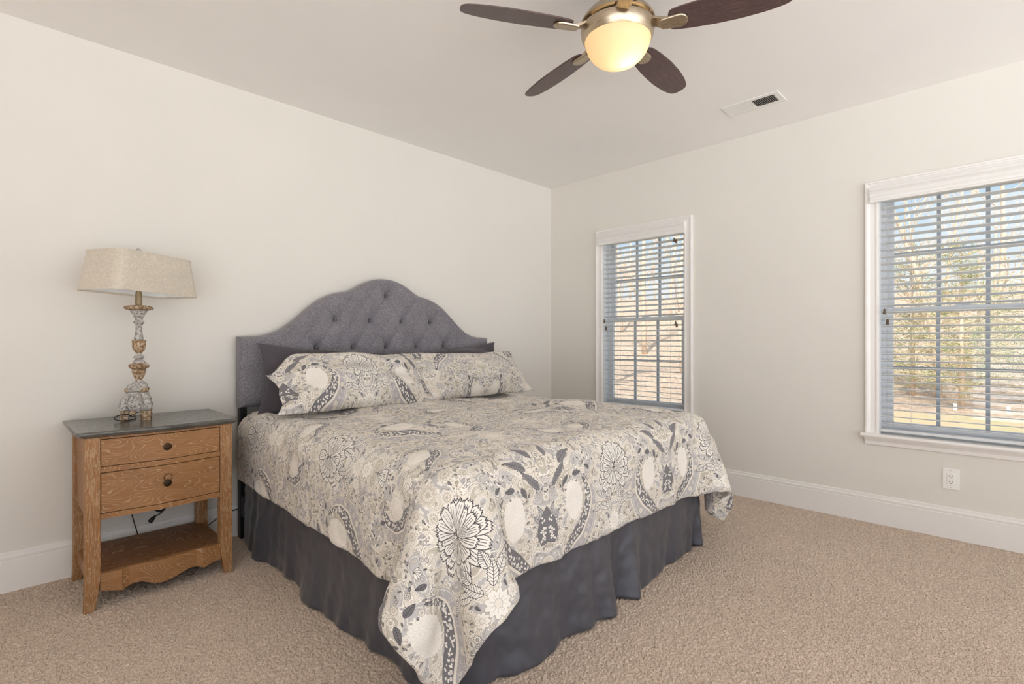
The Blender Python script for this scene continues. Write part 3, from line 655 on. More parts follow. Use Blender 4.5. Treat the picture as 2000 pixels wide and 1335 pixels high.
def serp(u):
    K = [(0,0),(.08,.005),(.165,.009),(.168,.004),(.22,-.006),(.30,.000),(.40,.012),(.50,.017),(.60,.013),(.70,.003),(.78,-.004),(.835,.004),(.838,.010),(.92,.005),(1,0)]
    return float(np.interp(u, [k[0] for k in K], [k[1] for k in K]))
mb = MB(); bowed(mb, xa, xb, .06, .156, NYF+.006, NYF+.026, 161, scallop, 1.0, serp); mb.build('apron', M['oak'], t)
for x in (NX0+.018, NX1-.032): mb = MB(); mb.loft([[(x, y, .088), (x+.014, y, .088), (x+.014, y, .150), (x, y, .150)] for y in (NYF+LW-.003, NYB-LW+.003)]); mb.build('side_rail', M['oak'], t)

# ------------------------------------------------------------------ lamp
LX, LY, LZ = -3.510, -.235, NZ
t = thing('table_lamp', (LX, LY, LZ), 'carved distressed table lamp with a rectangular linen shade', 'lamp')
S = .645e-3; Z = lambda y: 1.183+(667.5-(450+y/3.3375))*.002606
pr = lambda L: [(r*S, Z(y)) for r, y in L]
o = (LX, LY, 0)
mb = MB(); mb.lathe(pr([(22,486),(24,470),(23,430),(22,404)])[::1], o, 20); mb.build('candle_sleeve', M['candle'], t, smooth='auto')
mb = MB(); mb.lathe(pr([(58,520),(92,513),(97,505),(95,498),(80,493),(60,489),(24,486)]), o, 36); mb.build('drip_pan', M['gilt'], t, smooth='auto')
mb = MB(); mb.lathe(pr([(22,716),(32,706),(30,694),(26,676),(21,652),(20,646),(24,641),(25,634),(20,629),(22,618),(28,608),(37,600),(35,593),(27,586),(25,578),(29,566),(38,558),(36,548),(47,540),(55,528),(57,520)]), o, 32); mb.build('upper_stem', M['chalk'], t, smooth='auto')
def lobed(prof, n=10, amp=.07, seg=60):
    mb = MB(); a = np.linspace(0, 2*math.pi, seg+1)[:-1]; m = len(prof); rings = []
    for i, (r, z) in enumerate(prof):
        q = r*(1+amp*np.abs(np.sin(a*n/2))*(math.sin(math.pi*i/(m-1))**.5)-amp*.5); rings.append(np.stack([LX+q*np.cos(a), LY+q*np.sin(a), np.full(seg, z)], 1))
    return mb.loft(rings)
lobed(pr([(18,797),(26,790),(36,778),(42,764),(43,748),(43,730),(46,720),(46,714),(34,710)]), 9, .12).build('carved_urn', M['gilt'], t, smooth='auto')
mb = MB(); mb.lathe(pr([(40,866),(42,852),(34,846),(22,838),(34,829),(37,821),(22,808),(18,797)]), o, 30); mb.build('stem_collar', M['chalk'], t, smooth='auto')
lobed(pr([(46,902),(58,896),(64,888),(65,876),(58,868),(40,864)]), 14, .10).build('carved_knop', M['gilt'], t, smooth='auto')
lobed(pr([(20,970),(28,958),(36,944),(42,928),(46,914),(46,906),(40,901)]), 9, .12).build('carved_cup', M['gilt'], t, smooth='auto')
mb = MB(); mb.lathe(pr([(48,998),(46,990),(33,984),(28,978),(22,972),(20,968)]), o, 28); mb.build('stem_foot', M['chalk'], t, smooth='auto')
# three-sided carved foot: a waisted body, three scrolls, three blocks
def tri(r, z, rd=.25, n=36, ph=-math.pi/2):
    a = np.linspace(0, 2*math.pi, n+1)[:-1]; k = r*(1-rd*.5+rd*.5*np.cos(3*(a-ph-math.pi/3)*1.0+math.pi))
    return np.stack([LX+k*np.cos(a), LY+k*np.sin(a), np.full(n, z)], 1)
PH = math.radians(287); angs = [PH, PH+2*math.pi/3, PH+4*math.pi/3]; ph = PH
mb = MB(); mb.loft([tri(r*S, Z(y), .34, 42, ph) for r, y in ((62,1176),(74,1160),(82,1140),(80,1118),(70,1094),(60,1066),(62,1050),(80,1042),(84,1028),(78,1016),(76,1004),(70,998))]); body = mb.build('carved_base', M['chalk'], t, smooth='auto')
for a in angs:
    d = np.array((math.cos(a), math.sin(a), 0)); w = np.array((-math.sin(a), math.cos(a), 0)); c0 = np.array((LX, LY, 0))
    for (rr, y, rad, hw) in ((104,1142,31,28), (76,1036,17,24)):      # volutes: short drums lying across the scroll
        mb = MB(); cc = c0+d*rr*S+np.array((0, 0, Z(y))); th = np.linspace(0, 2*math.pi, 25)[:-1]
        rings = [[cc+w*q*S+(d*math.cos(x)+np.array((0, 0, 1))*math.sin(x))*rad*k*S for x in th] for q, k in ((-hw, .55), (-hw, .72), (-hw*.75, .75), (-hw*.75, 1), (hw*.75, 1), (hw*.75, .75), (hw, .72), (hw, .55))]
        mb.loft(rings); mb.build('volute', M['gilt'] if rad < 20 else M['chalk'], body, smooth='auto')
    path = [(118,1120),(112,1098),(94,1080),(80,1064),(76,1050)]; mb = MB()
    mb.loft([[c0+d*(r+q[0])*S+w*q[1]*S+np.array((0, 0, Z(y))) for q in ((-30,-24),(0,-24),(6,-12),(6,12),(0,24),(-30,24))] for r, y in path]); mb.build('scroll_leg', M['chalk'], body, smooth='auto')
    cc = c0+d*92*S; mb = MB()
    for y0, y1, k in ((1168,1178,27), (1178,1196,24), (1196,1204,28), (1204,1222,25)):
        z0, z1 = max(LZ+.0005, Z(y1)), Z(y0); mb.loft([[cc+d*p*k*S+w*q*k*S+np.array((0, 0, z)) for p, q in ((-1,-1),(1,-1),(1,1),(-1,1))] for z in (z0 if y1 < 1220 else LZ+.0005, z1)])
    mb.build('foot', M['gilt'], t, bevel=.0015)
mb = MB(); mb.loft([[(LX+math.cos(math.radians(227))*(66*S+dy)-math.sin(math.radians(227))*x*S, LY+math.sin(math.radians(227))*(66*S+dy)+math.cos(math.radians(227))*x*S, Z(y)) for x, y in ((0,1200),(16,1184),(26,1172),(0,1166),(-26,1172),(-16,1184))] for dy in (-.006, .006)]); mb.build('carved_pendant', M['gilt'], t)
# shade: rounded rectangle, a little crooked on its harp
SA = math.radians(28.97); TI = math.radians(-.85)
def ring_sh(L, Wd, rc, z, n=7):
    P = []
    for cxs, cys, a0 in ((1,1,0),(-1,1,90),(-1,-1,180),(1,-1,270)):
        for q in np.linspace(0, 90, n):
            b = math.radians(a0+q); P.append((cxs*(L/2-rc)+rc*math.cos(b), cys*(Wd/2-rc)+rc*math.sin(b)))
    ex = np.array((math.cos(SA)*math.cos(TI), math.sin(SA)*math.cos(TI), math.sin(TI))); ey = np.array((-math.sin(SA), math.cos(SA), 0)); ez = np.cross(ex, ey)
    return np.array([np.array((LX+.0105, LY-.002, 1.545))+ex*a+ey*b+ez*(z-1.545) for a, b in P])
zb, zt = 1.430, 1.617; Lb, Wb, Lt, Wt = .4575, .270, .3985, .250
rings = [ring_sh(Lb+(Lt-Lb)*k, Wb+(Wt-Wb)*k, .045, zb+(zt-zb)*k) for k in np.linspace(0, 1, 5)]
mb = MB(); mb.loft(rings, False); shd = mb.build('lamp_shade', M['shade'], t, smooth='auto', angle=.9)
mb = MB(); mb.loft([ring_sh(Lb+(Lt-Lb)*k-.006, Wb+(Wt-Wb)*k-.006, .043, zb+(zt-zb)*k) for k in np.linspace(0, 1, 5)], False); mb.build('shade_lining', M['lining'], shd, smooth='auto', angle=.9)
for k, z in ((0, zb), (1, zt)):
    L, Wd = Lb+(Lt-Lb)*k, Wb+(Wt-Wb)*k; mb = MB()
    R4 = [ring_sh(L+e, Wd+e, .045, z+h) for e, h in ((.003, -.004), (.003, .005), (-.009, .005), (-.009, -.004))]; mb.loft(R4+[R4[0]], False); mb.build('shade_trim', M['shade'], shd)
mb = MB(); a = np.linspace(-.5*math.pi, 1.5*math.pi, 25)
mb.tube([(LX+.055*math.cos(q)*math.cos(SA), LY+.055*math.cos(q)*math.sin(SA), 1.540+.086*math.sin(q)) for q in a], .002, 6); mb.tube([(LX, LY, Z(404)), (LX, LY, 1.50)], .012, 12); mb.build('harp', M['candle'], t)
mb = MB()
for q in (0, math.pi/2):
    ex = np.array((math.cos(SA+q), math.sin(SA+q), 0))*((Lt/2-.008) if q == 0 else (Wt/2-.006)); mb.tube([np.array((LX+.005, LY, 1.619))-ex+(0, 0, .003), np.array((LX+.005, LY, 1.619)), np.array((LX+.005, LY, 1.619))+ex-(0, 0, .003)], .0016, 6)
mb.build('spider', M['candle'], shd)
mb = MB(); mb.lathe([(.004, 1.622), (.006, 1.634), (.012, 1.638), (.013, 1.645), (.010, 1.653), (.005, 1.659), (.001, 1.661)], o, 18); mb.build('finial', M['chalk'], t, smooth='auto')
mb = MB(); K = [(LX+.005, LY+.02, LZ+.035), (LX-.03, LY-.005, LZ+.032), (LX-.075, LY-.02, LZ+.034), (LX-.115, LY-.02, LZ+.028), (LX-.120, LY-.03, LZ+.014), (LX-.10, LY-.045, LZ+.005), (LX-.06, LY-.05, LZ+.004), (LX-.02, LY-.02, LZ+.004), (LX+.0, LY+.08, LZ+.004), (LX+.01, LY+.155, LZ+.004), (LX-.03, LY+.218, LZ+.001), (LX-.03, LY+.220, LZ-.06), (LX-.02, LY+.220, .50), (LX, LY+.208, .262), (LX+.029, LY+.205, .141), (LX+.04, LY+.205, .05)]
def spline(K, n=80):
    K = np.array(K, float); s = np.r_[0, np.cumsum(np.linalg.norm(np.diff(K, axis=0), axis=1))]; q = np.linspace(0, s[-1], n); X = np.stack([np.interp(q, s, K[:, i]) for i in range(3)], 1)
    for _ in range(6): X[1:-1] = (X[:-2]+2*X[1:-1]+X[2:])/4
    return X
mb.tube(spline(K), .0026, 8); mb.build('lamp_cord', M['black'], t, smooth=True)

t = thing('power_cord', (-3.42, -.20, .30), 'black power cord with a two prong plug hanging under the drawers', 'cord')
mb = MB(); mb.tube(spline([(-3.40, -.19, .399), (-3.385, -.195, .330), (-3.395, -.20, .292), (-3.44, -.20, .300), (-3.455, -.205, .360), (-3.42, -.21, .380), (-3.385, -.21, .320), (-3.40, -.205, .288), (-3.43, -.20, .292), (-3.442, -.195, .330), (-3.41, -.195, .340), (-3.398, -.20, .290), (-3.418, -.20, .276), (-3.437, -.20, .271)], 90), .0036, 8); mb.build('cord_bundle', M['black'], t, smooth=True)
mb = MB(); A, B = np.array((-3.434, -.20, .275)), np.array((-3.467, -.20, .239)); d = (B-A)/np.linalg.norm(B-A)
mb.tube([A, A+d*.008, A+d*.016, A+d*.036, A+d*.040], [.004, .006, .010, .012, .010], 10); mb.build('plug', M['black'], t, smooth='auto')
mb = MB(); sd = np.cross(d, (0, 1., 0)); sd /= np.linalg.norm(sd)
for q in (-.006, .006): mb.tube([B-d*.012+sd*q, B+d*.010+sd*q], .0018, 6)
mb.build('prong', M['prong'], t)
mb = MB(); mb.tube(spline([(-3.30, -.030, .02), (-3.16, -.030, .095), (-3.10, -.032, .135), (-3.03, -.034, .160), (-2.97, -.036, .17), (-2.90, -.04, .16)], 40), .0028, 8)
setp(mb.build('baseboard_wire', M['black'], loc=(-3.1, -.03, .1), smooth=True), 'thin black cord along the baseboard between nightstand and bed', 'cord')
# ------------------------------------------------------------------ bed
HX, HW = -1.985, 1.008
t = thing('bed', (HX, -1.1, 0), 'king bed with an arched grey tufted linen headboard', 'bed')
KH = [(0,1.644),(.05,1.641),(.11,1.627),(.18,1.597),(.245,1.556),(.29,1.535),(.36,1.523),(.42,1.506),(.50,1.466),(.585,1.397),(.675,1.318),(.76,1.258),(.84,1.228),(.90,1.217),(1.008,1.214)]
def htop(x): return np.interp(np.abs(x-HX), [k[0] for k in KH], [k[1] for k in KH])
BT = [(HX+k*.265-.0, z) for z, ks in ((1.147, (-2, -1, 0, 1, 2)), (1.335, (-1.5, -.5, .5, 1.5)), (1.520, (0,))) for k in ks]
BT2 = BT+[(HX+k*.265, .96) for k in (-2.5, -1.5, -.5, .5, 1.5, 2.5)]
def headboard():
    nx, nz = 260, 120; xs = HX+HW*np.sin(np.linspace(-math.pi/2, math.pi/2, nx)*.86)/math.sin(math.pi/2*.86); zb = .786
    tp = htop(xs)
    for _ in range(5): tp[1:-1] = (tp[:-2]+2*tp[1:-1]+tp[2:])/4
    s = .5-.5*np.cos(np.linspace(0, math.pi, nz)); X = np.repeat(xs[:, None], nz, 1); Zz = zb+(tp[:, None]-zb)*s[None]
    de = np.minimum(np.minimum(X-(HX-HW), HX+HW-X), np.minimum(Zz-zb, tp[:, None]-Zz))
    rr = .032; k = np.clip(de/rr, 0, 1); D = .072*np.sqrt(1-(1-k)**2)*.55+.032*(k > 0)
    D = .035+.040*np.sqrt(np.clip(1-(1-k)**2, 0, 1)); D += .010*np.clip(de/.12, 0, 1)**.6
    # tufting: a soft quilted swell between buttons, shallow diagonal seams, dimples at the buttons
    u = (X-HX)/.265; v = (Zz-1.147)/.188; m1 = np.abs(((u-v*.5+.5) % 1)-.5); m2 = np.abs(((u+v*.5+.5) % 1)-.5)
    reg = np.clip((Zz-1.0)/.1, 0, 1)*np.clip((.74-np.abs(X-HX)-(Zz-1.147)*.55)/.12, 0, 1)*np.clip((tp[:, None]-Zz-.02)/.06, 0, 1)
    seam = np.exp(-(m1*.265/.0045)**2)+np.exp(-(m2*.265/.0045)**2); D -= reg*.0075*np.clip(seam, 0, 1); D += reg*.014*(np.sin(math.pi*np.clip(m1*2, 0, 1))*np.sin(math.pi*np.clip(m2*2, 0, 1))-.5)
    for bx, bz in BT: r2 = (X-bx)**2+(Zz-bz)**2; D -= .024*np.exp(-r2/.022**2)+.020*np.exp(-r2/.055**2)
    front = np.stack([X, -.040-D, Zz], -1); back = np.stack([X, np.full_like(X, -.036), Zz], -1)
    mb = MB(); mb.grid(front); n = nx*nz
    bnd = [i*nz for i in range(nx)]+[(nx-1)*nz+j for j in range(1, nz)]+[i*nz+nz-1 for i in range(nx-2, -1, -1)]+[j for j in range(nz-2, 0, -1)]
    mb.v.append(back.reshape(-1, 3)[bnd]); m = len(bnd)
    mb.f += [(bnd[i], bnd[(i+1) % m], n+(i+1) % m, n+i) for i in range(m)]; mb.f.append(tuple(range(n, n+m))); mb.n += m
    return mb
hb = headboard().build('headboard', M['headboard'], t, smooth='auto', angle=.9)
for bx, bz in BT: mb = MB(); mb.ball((bx, -.092, bz), .0125, 14, 9, (1, .55, 1)); mb.build('button', M['bead'], hb, smooth=True)
for x in (HX-HW+.006, HX+HW-.044): mb = MB(); mb.box(x, x+.038, -.092, -.042, 0, .80); mb.build('headboard_leg', M['blackmetal'], t, bevel=.003)
mb = MB(); mb.box(HX-HW+.010, HX-HW+.05, -.130, -.090, .135, .255); mb.box(HX-HW+.02, HX+HW-.02, -.128, -.10, .15, .19); mb.build('frame_bracket', M['boxspring'], t, bevel=.004)
def softbox(x0, x1, y0, y1, z0, z1, name, mat, r): mb = MB(); mb.box(x0, x1, y0, y1, z0, z1); return mb.build(name, mat, t, bevel=r, seg=5)
softbox(-2.965, -1.10, -2.085, -.125, .425, .690, 'mattress', M['mattress'], .05); softbox(-2.955, -1.11, -2.075, -.125, .17, .424, 'foundation', M['boxspring'], .02)
for x in (-2.90, -1.20):
    for y in (-1.95, -.3): mb = MB(); mb.lathe([(.025, -.018), (.025, .17)], (x, y, 0), 14); mb.build('frame_foot', M['blackmetal'], t)

# bed skirt: hanging panels with split pleats
SK = thing('bed_skirt', (HX-.07, -2.0, 0), 'dark charcoal sateen bed skirt hanging in pleats to the carpet', 'bed skirt')
rs = np.random.RandomState(4)
def skirt_panel(top, bot, ztop=.432, n=90, rip=.010, seed=0, zlift=None):
    r = np.random.RandomState(seed)
    def res(K, q):
        K = np.array(K, float); s = np.r_[0, np.cumsum(np.linalg.norm(np.diff(K, axis=0), axis=1))]; X = np.stack([np.interp(q*s[-1], s, K[:, i]) for i in range(2)], 1)
        for _ in range(4): X[1:-1] = (X[:-2]+2*X[1:-1]+X[2:])/4
        return X
    q = np.linspace(0, 1, n); A, B = res(top, q), res(bot, q); d = np.gradient(B, axis=0); d /= np.linalg.norm(d, axis=1)[:, None]; nr = np.stack([d[:, 1], -d[:, 0]], 1)
    w = sum(np.cos(q*f*6.28+r.rand()*6.28)*a for f, a in ((1.5, .9), (3.2, .7), (5.4, .5), (9, .28)))
    zz = np.linspace(0, 1, 26); G = np.empty((26, n, 3))
    for i, k in enumerate(zz):       # k=0 top, 1 hem
        e = k**1.25; XY = A*(1-e)+B*e+nr*(w*rip*k**.8+.006*math.sin(k*2.6)*np.cos(q*7+k*2.2)*.35)[:, None]
        zh = .006+.004*np.cos(q*9); G[i, :, :2] = XY; G[i, :, 2] = ztop*(1-k)+zh*k
    mb = MB(); mb.grid(G); o = mb.build('skirt_panel', M['skirt'], SK, smooth=True)
    tx = bpy.data.textures.new('skirt_crease', 'CLOUDS'); tx.noise_scale = .07; tx.noise_depth = 1
    m = o.modifiers.new('fine', 'SUBSURF'); m.levels = m.render_levels = 1; m = o.modifiers.new('crease', 'DISPLACE'); m.texture = tx; m.strength = .010; m.texture_coords = 'LOCAL'
    m = o.modifiers.new('solid', 'SOLIDIFY'); m.thickness = .003; return o
skirt_panel([(-2.975,-.14),(-2.99,-.6),(-2.985,-1.06)], [(-2.985,-.13),(-3.035,-.44),(-2.998,-.54),(-3.004,-.76),(-3.006,-1.06)], seed=1, rip=.008)
skirt_panel([(-2.985,-1.02),(-2.99,-1.5),(-2.98,-2.09)], [(-3.035,-1.02),(-3.074,-1.17),(-3.012,-1.27),(-3.030,-1.43),(-3.016,-1.58),(-3.022,-1.75),(-3.030,-1.90),(-3.025,-2.07)], seed=2, rip=.010)
skirt_panel([(-2.99,-2.075),(-2.5,-2.10),(-2.02,-2.098)], [(-3.00,-2.03),(-2.90,-2.075),(-2.835,-2.125),(-2.73,-2.145),(-2.59,-2.165),(-2.51,-2.156),(-2.385,-2.172),(-2.26,-2.166),(-2.165,-2.196),(-2.125,-2.185),(-2.11,-2.135),(-2.13,-2.09)], seed=3, rip=.013)
skirt_panel([(-2.05,-2.086),(-2.0,-2.096),(-1.6,-2.095),(-1.15,-2.09)], [(-2.11,-2.088),(-2.03,-2.098),(-1.985,-2.145),(-1.958,-2.196),(-1.855,-2.152),(-1.576,-2.105),(-1.415,-2.098),(-1.257,-2.112),(-1.20,-2.09)], seed=4, rip=.009)
skirt_panel([(-1.17,-2.09),(-1.10,-2.085),(-1.095,-1.5),(-1.095,-.3)], [(-1.195,-2.07),(-1.172,-2.146),(-1.12,-2.12),(-1.09,-1.9),(-1.10,-1.2),(-1.09,-.3)], seed=5, rip=.008)

# duvet: a sheet of cloth laid over the bed and left to hang (position based cloth)
def drape():
    HL, FL, FR, HR = np.array((-3.335,-.165)), np.array((-3.420,-2.490)), np.array((-.690,-2.490)), np.array((-.690,-.165))
    st = .030; nu, nv = int(2.72/st), int(2.42/st); U, V = np.meshgrid(np.linspace(0, 1, nu), np.linspace(0, 1, nv), indexing='ij')
    P2 = (HL*(1-U[..., None])+HR*U[..., None])*(1-V[..., None])+(FL*(1-U[..., None])+FR*U[..., None])*V[..., None]
    bx0, bx1, by0, r, zt = -3.005, -1.075, -2.120, .085, .738
    X = np.concatenate([P2, np.full((nu, nv, 1), zt+.004)], -1); rr = np.random.RandomState(2)
    inside = (P2[..., 0] > bx0+.13) & (P2[..., 0] < bx1-.13) & (P2[..., 1] > by0+.13)
    X[..., 2] += .004*rr.rand(nu, nv); old = X.copy(); pin = X.copy()
    pairs = []
    def con(di, dj, k):
        a = (slice(max(0, -di), nu-max(0, di)), slice(max(0, -dj), nv-max(0, dj))); b = (slice(max(0, di), nu+min(0, di)), slice(max(0, dj), nv+min(0, dj)))
        L = np.linalg.norm(P2[a]-P2[b], axis=-1); sh = L.shape; ii = np.arange(sh[0])[:, None]; jj = np.arange(sh[1])[None]
        period = (2*abs(di), 2*abs(dj))
        par = ((ii//max(1, abs(di))) % 2) if di else ((jj//max(1, abs(dj))) % 2)
        par = par+np.zeros(sh, int)
        for c in (0, 1): pairs.append((a, b, L, (par == c)[..., None]*.5*k))
    con(1, 0, 1); con(0, 1, 1); con(1, 1, .5); con(1, -1, .5); con(4, 0, .30); con(0, 4, .30)
    lo = np.array((bx0+r, by0+r, -1.)); hi = np.array((bx1-r, 1., zt-r))
    for stp in range(260):
        vel = (X-old)*.965; old = X.copy(); X = X+vel; X[..., 2] -= .0011
        for it in range(7):
            for a, b, L, m in pairs:
                d = X[b]-X[a]; l = np.linalg.norm(d, axis=-1); d *= ((l-L)/(l+1e-9))[..., None]*m; X[a] += d; X[b] -= d
            c = np.clip(X, lo, hi); d = X-c; l = np.linalg.norm(d, axis=-1); hit = l < r+.012
            nrm = np.where((l > 1e-6)[..., None], d/(l[..., None]+1e-9), np.array((0, 0, 1.)))
            X = np.where(hit[..., None], c+nrm*(r+.012), X)
            X[..., 2] = np.maximum(X[..., 2], .035)
            X[inside] = pin[inside]
        if stp > 0: old = np.where(hit[..., None], old*.4+X*.6, old)
    return X, P2
X, P2 = drape()
r = np.random.RandomState(9); ux, vy = P2[..., 0], P2[..., 1]
dome = np.clip((ux+3.0)/.3, 0, 1)*np.clip((-1.07-ux)/.3, 0, 1)*np.clip((vy+2.12)/.3, 0, 1); dome = dome*dome*(3-2*dome)
puff = .016*np.sin(ux*4.1+1)*np.sin(vy*3.3)+.010*np.sin(ux*9+vy*4)+.007*np.sin(vy*13-ux*5)
X[..., 2] += dome*(.018+puff*.9)
X[..., 2] += .02*np.exp(-((vy+.17)/.10)**2)*dome
mb = MB(); mb.grid(X); uvd = np.stack([(ux+3.03)/.93, ((vy+2.20)*1000+640)/870.], -1).reshape(-1, 2)
dv = mb.build('duvet', M['paisley'], loc=(-2.05, -1.35, .75), smooth=True, uv=uvd)
setp(dv, 'puffy paisley and floral printed duvet in cream, taupe and grey draped over the bed', 'duvet')
m = dv.modifiers.new('solid', 'SOLIDIFY'); m.thickness = .030; m.offset = 0
m = dv.modifiers.new('soft', 'SUBSURF'); m.levels = m.render_levels = 2
for nm, sz, stg in (('rumple', .16, .026), ('crinkle', .05, .009)):
    tx = bpy.data.textures.new(nm, 'CLOUDS'); tx.noise_scale = sz; tx.noise_depth = 2
    m = dv.modifiers.new(nm, 'DISPLACE'); m.texture = tx; m.strength = stg; m.mid_level = .5; m.texture_coords = 'LOCAL'

# pillows
def pillow(name, label, cat, mat, c, w, h, th, tilt, roll, uvc, seed, ear=.07, group=None, fold=0):
    r = np.random.RandomState(seed); na, nb = 61, 41; a, b = np.meshgrid(np.sin(np.linspace(-1, 1, na)*math.pi/2), np.sin(np.linspace(-1, 1, nb)*math.pi/2), indexing='ij')
    x = w/2*a*(1-ear*(1-b**2)-.012*np.sin(b*7+seed)); y = h/2*b*(1-ear*.9*(1-a**2)-.015*np.sin(a*9+seed*2))
    q = np.clip((-a-.62)/.38, 0, 1); y = y-fold*q*q*(3-2*q)*np.clip(b*.5+.5, 0, 1)*h
    f = np.clip(1-np.abs(a)**2.3, 0, 1)**.62*np.clip(1-np.abs(b)**2.3, 0, 1)**.62*(1-.22*b)
    wr = sum(np.sin(a*q[0]+b*q[1]+q[2])*q[3] for q in [(r.uniform(-9, 9), r.uniform(-9, 9), r.rand()*6, r.uniform(.003, .008)) for _ in range(7)])
    edge = np.clip(f*3, 0, 1); z = th/2*f+wr*edge; z2 = -th/2*f*.8
    ex = np.array((math.cos(roll), 0, math.sin(roll))); e0 = np.array((-math.sin(roll), 0, math.cos(roll))); ey = e0*math.cos(tilt)+np.array((0, 1, 0))*math.sin(tilt); ez = np.array((0, -math.cos(tilt), 0))+e0*math.sin(tilt)
    P = lambda Q: np.asarray(c)+x[..., None]*ex+y[..., None]*ey+Q[..., None]*ez
    mb = MB(); mb.grid(P(z)); mb.grid(P(z2)[::-1]); uv = np.stack([x/.93+uvc[0], (y*1000+uvc[1])/870.], -1).reshape(-1, 2); uv2 = np.stack([x/.93+uvc[0], (y*1000+uvc[1])/870.], -1)[::-1].reshape(-1, 2)
    o = mb.build(name, mat, loc=c, smooth=True, uv=np.vstack([uv, uv2])); me = o.data
    bm = bmesh.new(); bm.from_mesh(me); bmesh.ops.remove_doubles(bm, verts=bm.verts, dist=.0004); bm.to_mesh(me); bm.free(); me.polygons.foreach_set('use_smooth', [True]*len(me.polygons))
    setp(o, label, cat, group); m = o.modifiers.new('soft', 'SUBSURF'); m.levels = m.render_levels = 1
    tx = bpy.data.textures.new('crease', 'CLOUDS'); tx.noise_scale = .10; m = o.modifiers.new('crease', 'DISPLACE'); m.texture = tx; m.strength = .010; m.texture_coords = 'LOCAL'
    return o
pillow('pillow', 'plain charcoal pillow against the headboard nearer the nightstand', 'pillow', M['charcoal'], (-2.435,-.255,.925), 1.03, .43, .20, .20, -.078, (0, 0), 3, .10, 'charcoal pillows')
pillow('pillow', 'plain charcoal pillow against the headboard nearer the window', 'pillow', M['charcoal'], (-1.475,-.255,.925), 1.00, .43, .20, .20, .085, (0, 0), 8, .10, 'charcoal pillows')
pillow('printed_pillow', 'paisley printed pillow with a large peony, nearer the nightstand', 'pillow', M['paisley'], (-2.445,-.500,.945), 1.05, .43, .22, .70, -.02, (0, 590), 5, .08, 'paisley printed pillows', .36)
pillow('printed_pillow', 'paisley printed pillow partly tucked behind its twin, nearer the window', 'pillow', M['paisley'], (-1.478,-.478,.940), 1.09, .42, .22, .70, .0, (0, 300), 12, .08, 'paisley printed pillows')

# ------------------------------------------------------------------ garden and woods outside the windows
def gz(x, y):
    d = x+np.maximum(0, y-3)*.55; k = np.clip((d-13.5)/50, 0, 1); return -.62+6.5*k*k*(3-2*k)+.10*np.sin(x*.7+y*.3)*np.clip((d-12)/6, 0, 1)
gx = np.r_[np.linspace(.4, 20, 50), np.linspace(21, 90, 50)]; gy = np.linspace(-30, 75, 120); GX, GY = np.meshgrid(gx, gy, indexing='ij')
mb = MB(); mb.grid(np.stack([GX, GY, gz(GX, GY)], -1)); setp(mb.build('ground_outside', M['ground'], smooth=True), 'sunny lawn and leaf covered slope outside', 'ground', kind='structure')
rnd = random.Random(7)
def branch(mb, p, d, L, r, lev, droop=0., n=5):
    pts = [p]; q = np.array(p, float); d = np.array(d, float)
    for i in range(n):
        d = d+np.array((rnd.gauss(0, .10), rnd.gauss(0, .10), rnd.gauss(.02, .06)-droop)); d /= np.linalg.norm(d); q = q+d*L/n; pts.append(q.copy())
    mb.tube(pts, np.linspace(r, r*.35, n+1), 6 if r > .05 else 4, False)
    if lev > 0:
        for k in range({3: 11, 2: 5, 1: 3}[lev]):
            u = rnd.uniform(.35, .98); i = min(n-1, int(u*n)); b = pts[i]+(pts[i+1]-pts[i])*(u*n-i); a = rnd.uniform(0, 6.28); s = rnd.uniform(.5, 1.0)
            e = np.array((math.cos(a)*s, math.sin(a)*s, rnd.uniform(.25, .9))); e = e/np.linalg.norm(e)*.75+d*.5; branch(mb, b, e/np.linalg.norm(e), L*rnd.uniform(.22, .42), r*.38, lev-1, droop, 4)
def copies(root, loc, rz, sc, label=None):
    c = root.copy(); COL.objects.link(c); c.location = loc; c.rotation_euler = (0, 0, rz); c.scale = (sc,)*3
    if label: c['label'] = label
    for ch in root.children:
        q = ch.copy(); COL.objects.link(q); q.parent = c
    return c
protos = []
for k in range(4):
    h = rnd.uniform(10, 13); t = thing('bare_tree', (0, 0, 0), 'tall bare leafless tree standing on the slope beyond the lawn', 'tree', 'bare woodland trees outside')
    mb = MB(); pts = []; q = np.array((0, 0, -.2)); d = np.array((rnd.gauss(0, .03), rnd.gauss(0, .03), 1.))
    for i in range(9): pts.append(q.copy()); d += np.array((rnd.gauss(0, .04), rnd.gauss(0, .04), 0)); q = q+d/np.linalg.norm(d)*h/8
    mb.tube(pts, np.linspace(.14, .03, 9), 8); mb.build('trunk', M['bark'], t, smooth=True); mb = MB()
    for i in range(22):
        u = rnd.uniform(.22, .98); j = min(7, int(u*8)); b = pts[j]+(pts[j+1]-pts[j])*(u*8-j); a = rnd.uniform(0, 6.28); branch(mb, b, np.array((math.cos(a)*.7, math.sin(a)*.7, .75)), h*rnd.uniform(.14, .30)*(1.2-u*.6), .05*(1.15-u), 2)
    mb.build('branches', M['bark'], t); protos.append(t)
spots = []
def tree_spots(n, az0, az1, d0, d1):
    for i in range(n):
        best = None
        for _ in range(40):
            az = math.radians(az0+(az1-az0)*(i+rnd.random())/n); dd = rnd.uniform(d0, d1); p = (EYE.x+dd*math.cos(az), EYE.y+dd*math.sin(az))
            m = min([math.hypot(p[0]-q[0], p[1]-q[1]) for q in spots]+[99])
            if best is None or m > best[0]: best = (m, p)
        spots.append(best[1])
tree_spots(7, -4, 12, 30, 64); tree_spots(1, 4, 7, 21, 23); tree_spots(9, 22, 38, 19, 52); tree_spots(6, 21, 38, 46, 70); tree_spots(5, -4, 12, 48, 72); tree_spots(4, 12, 22, 26, 60)
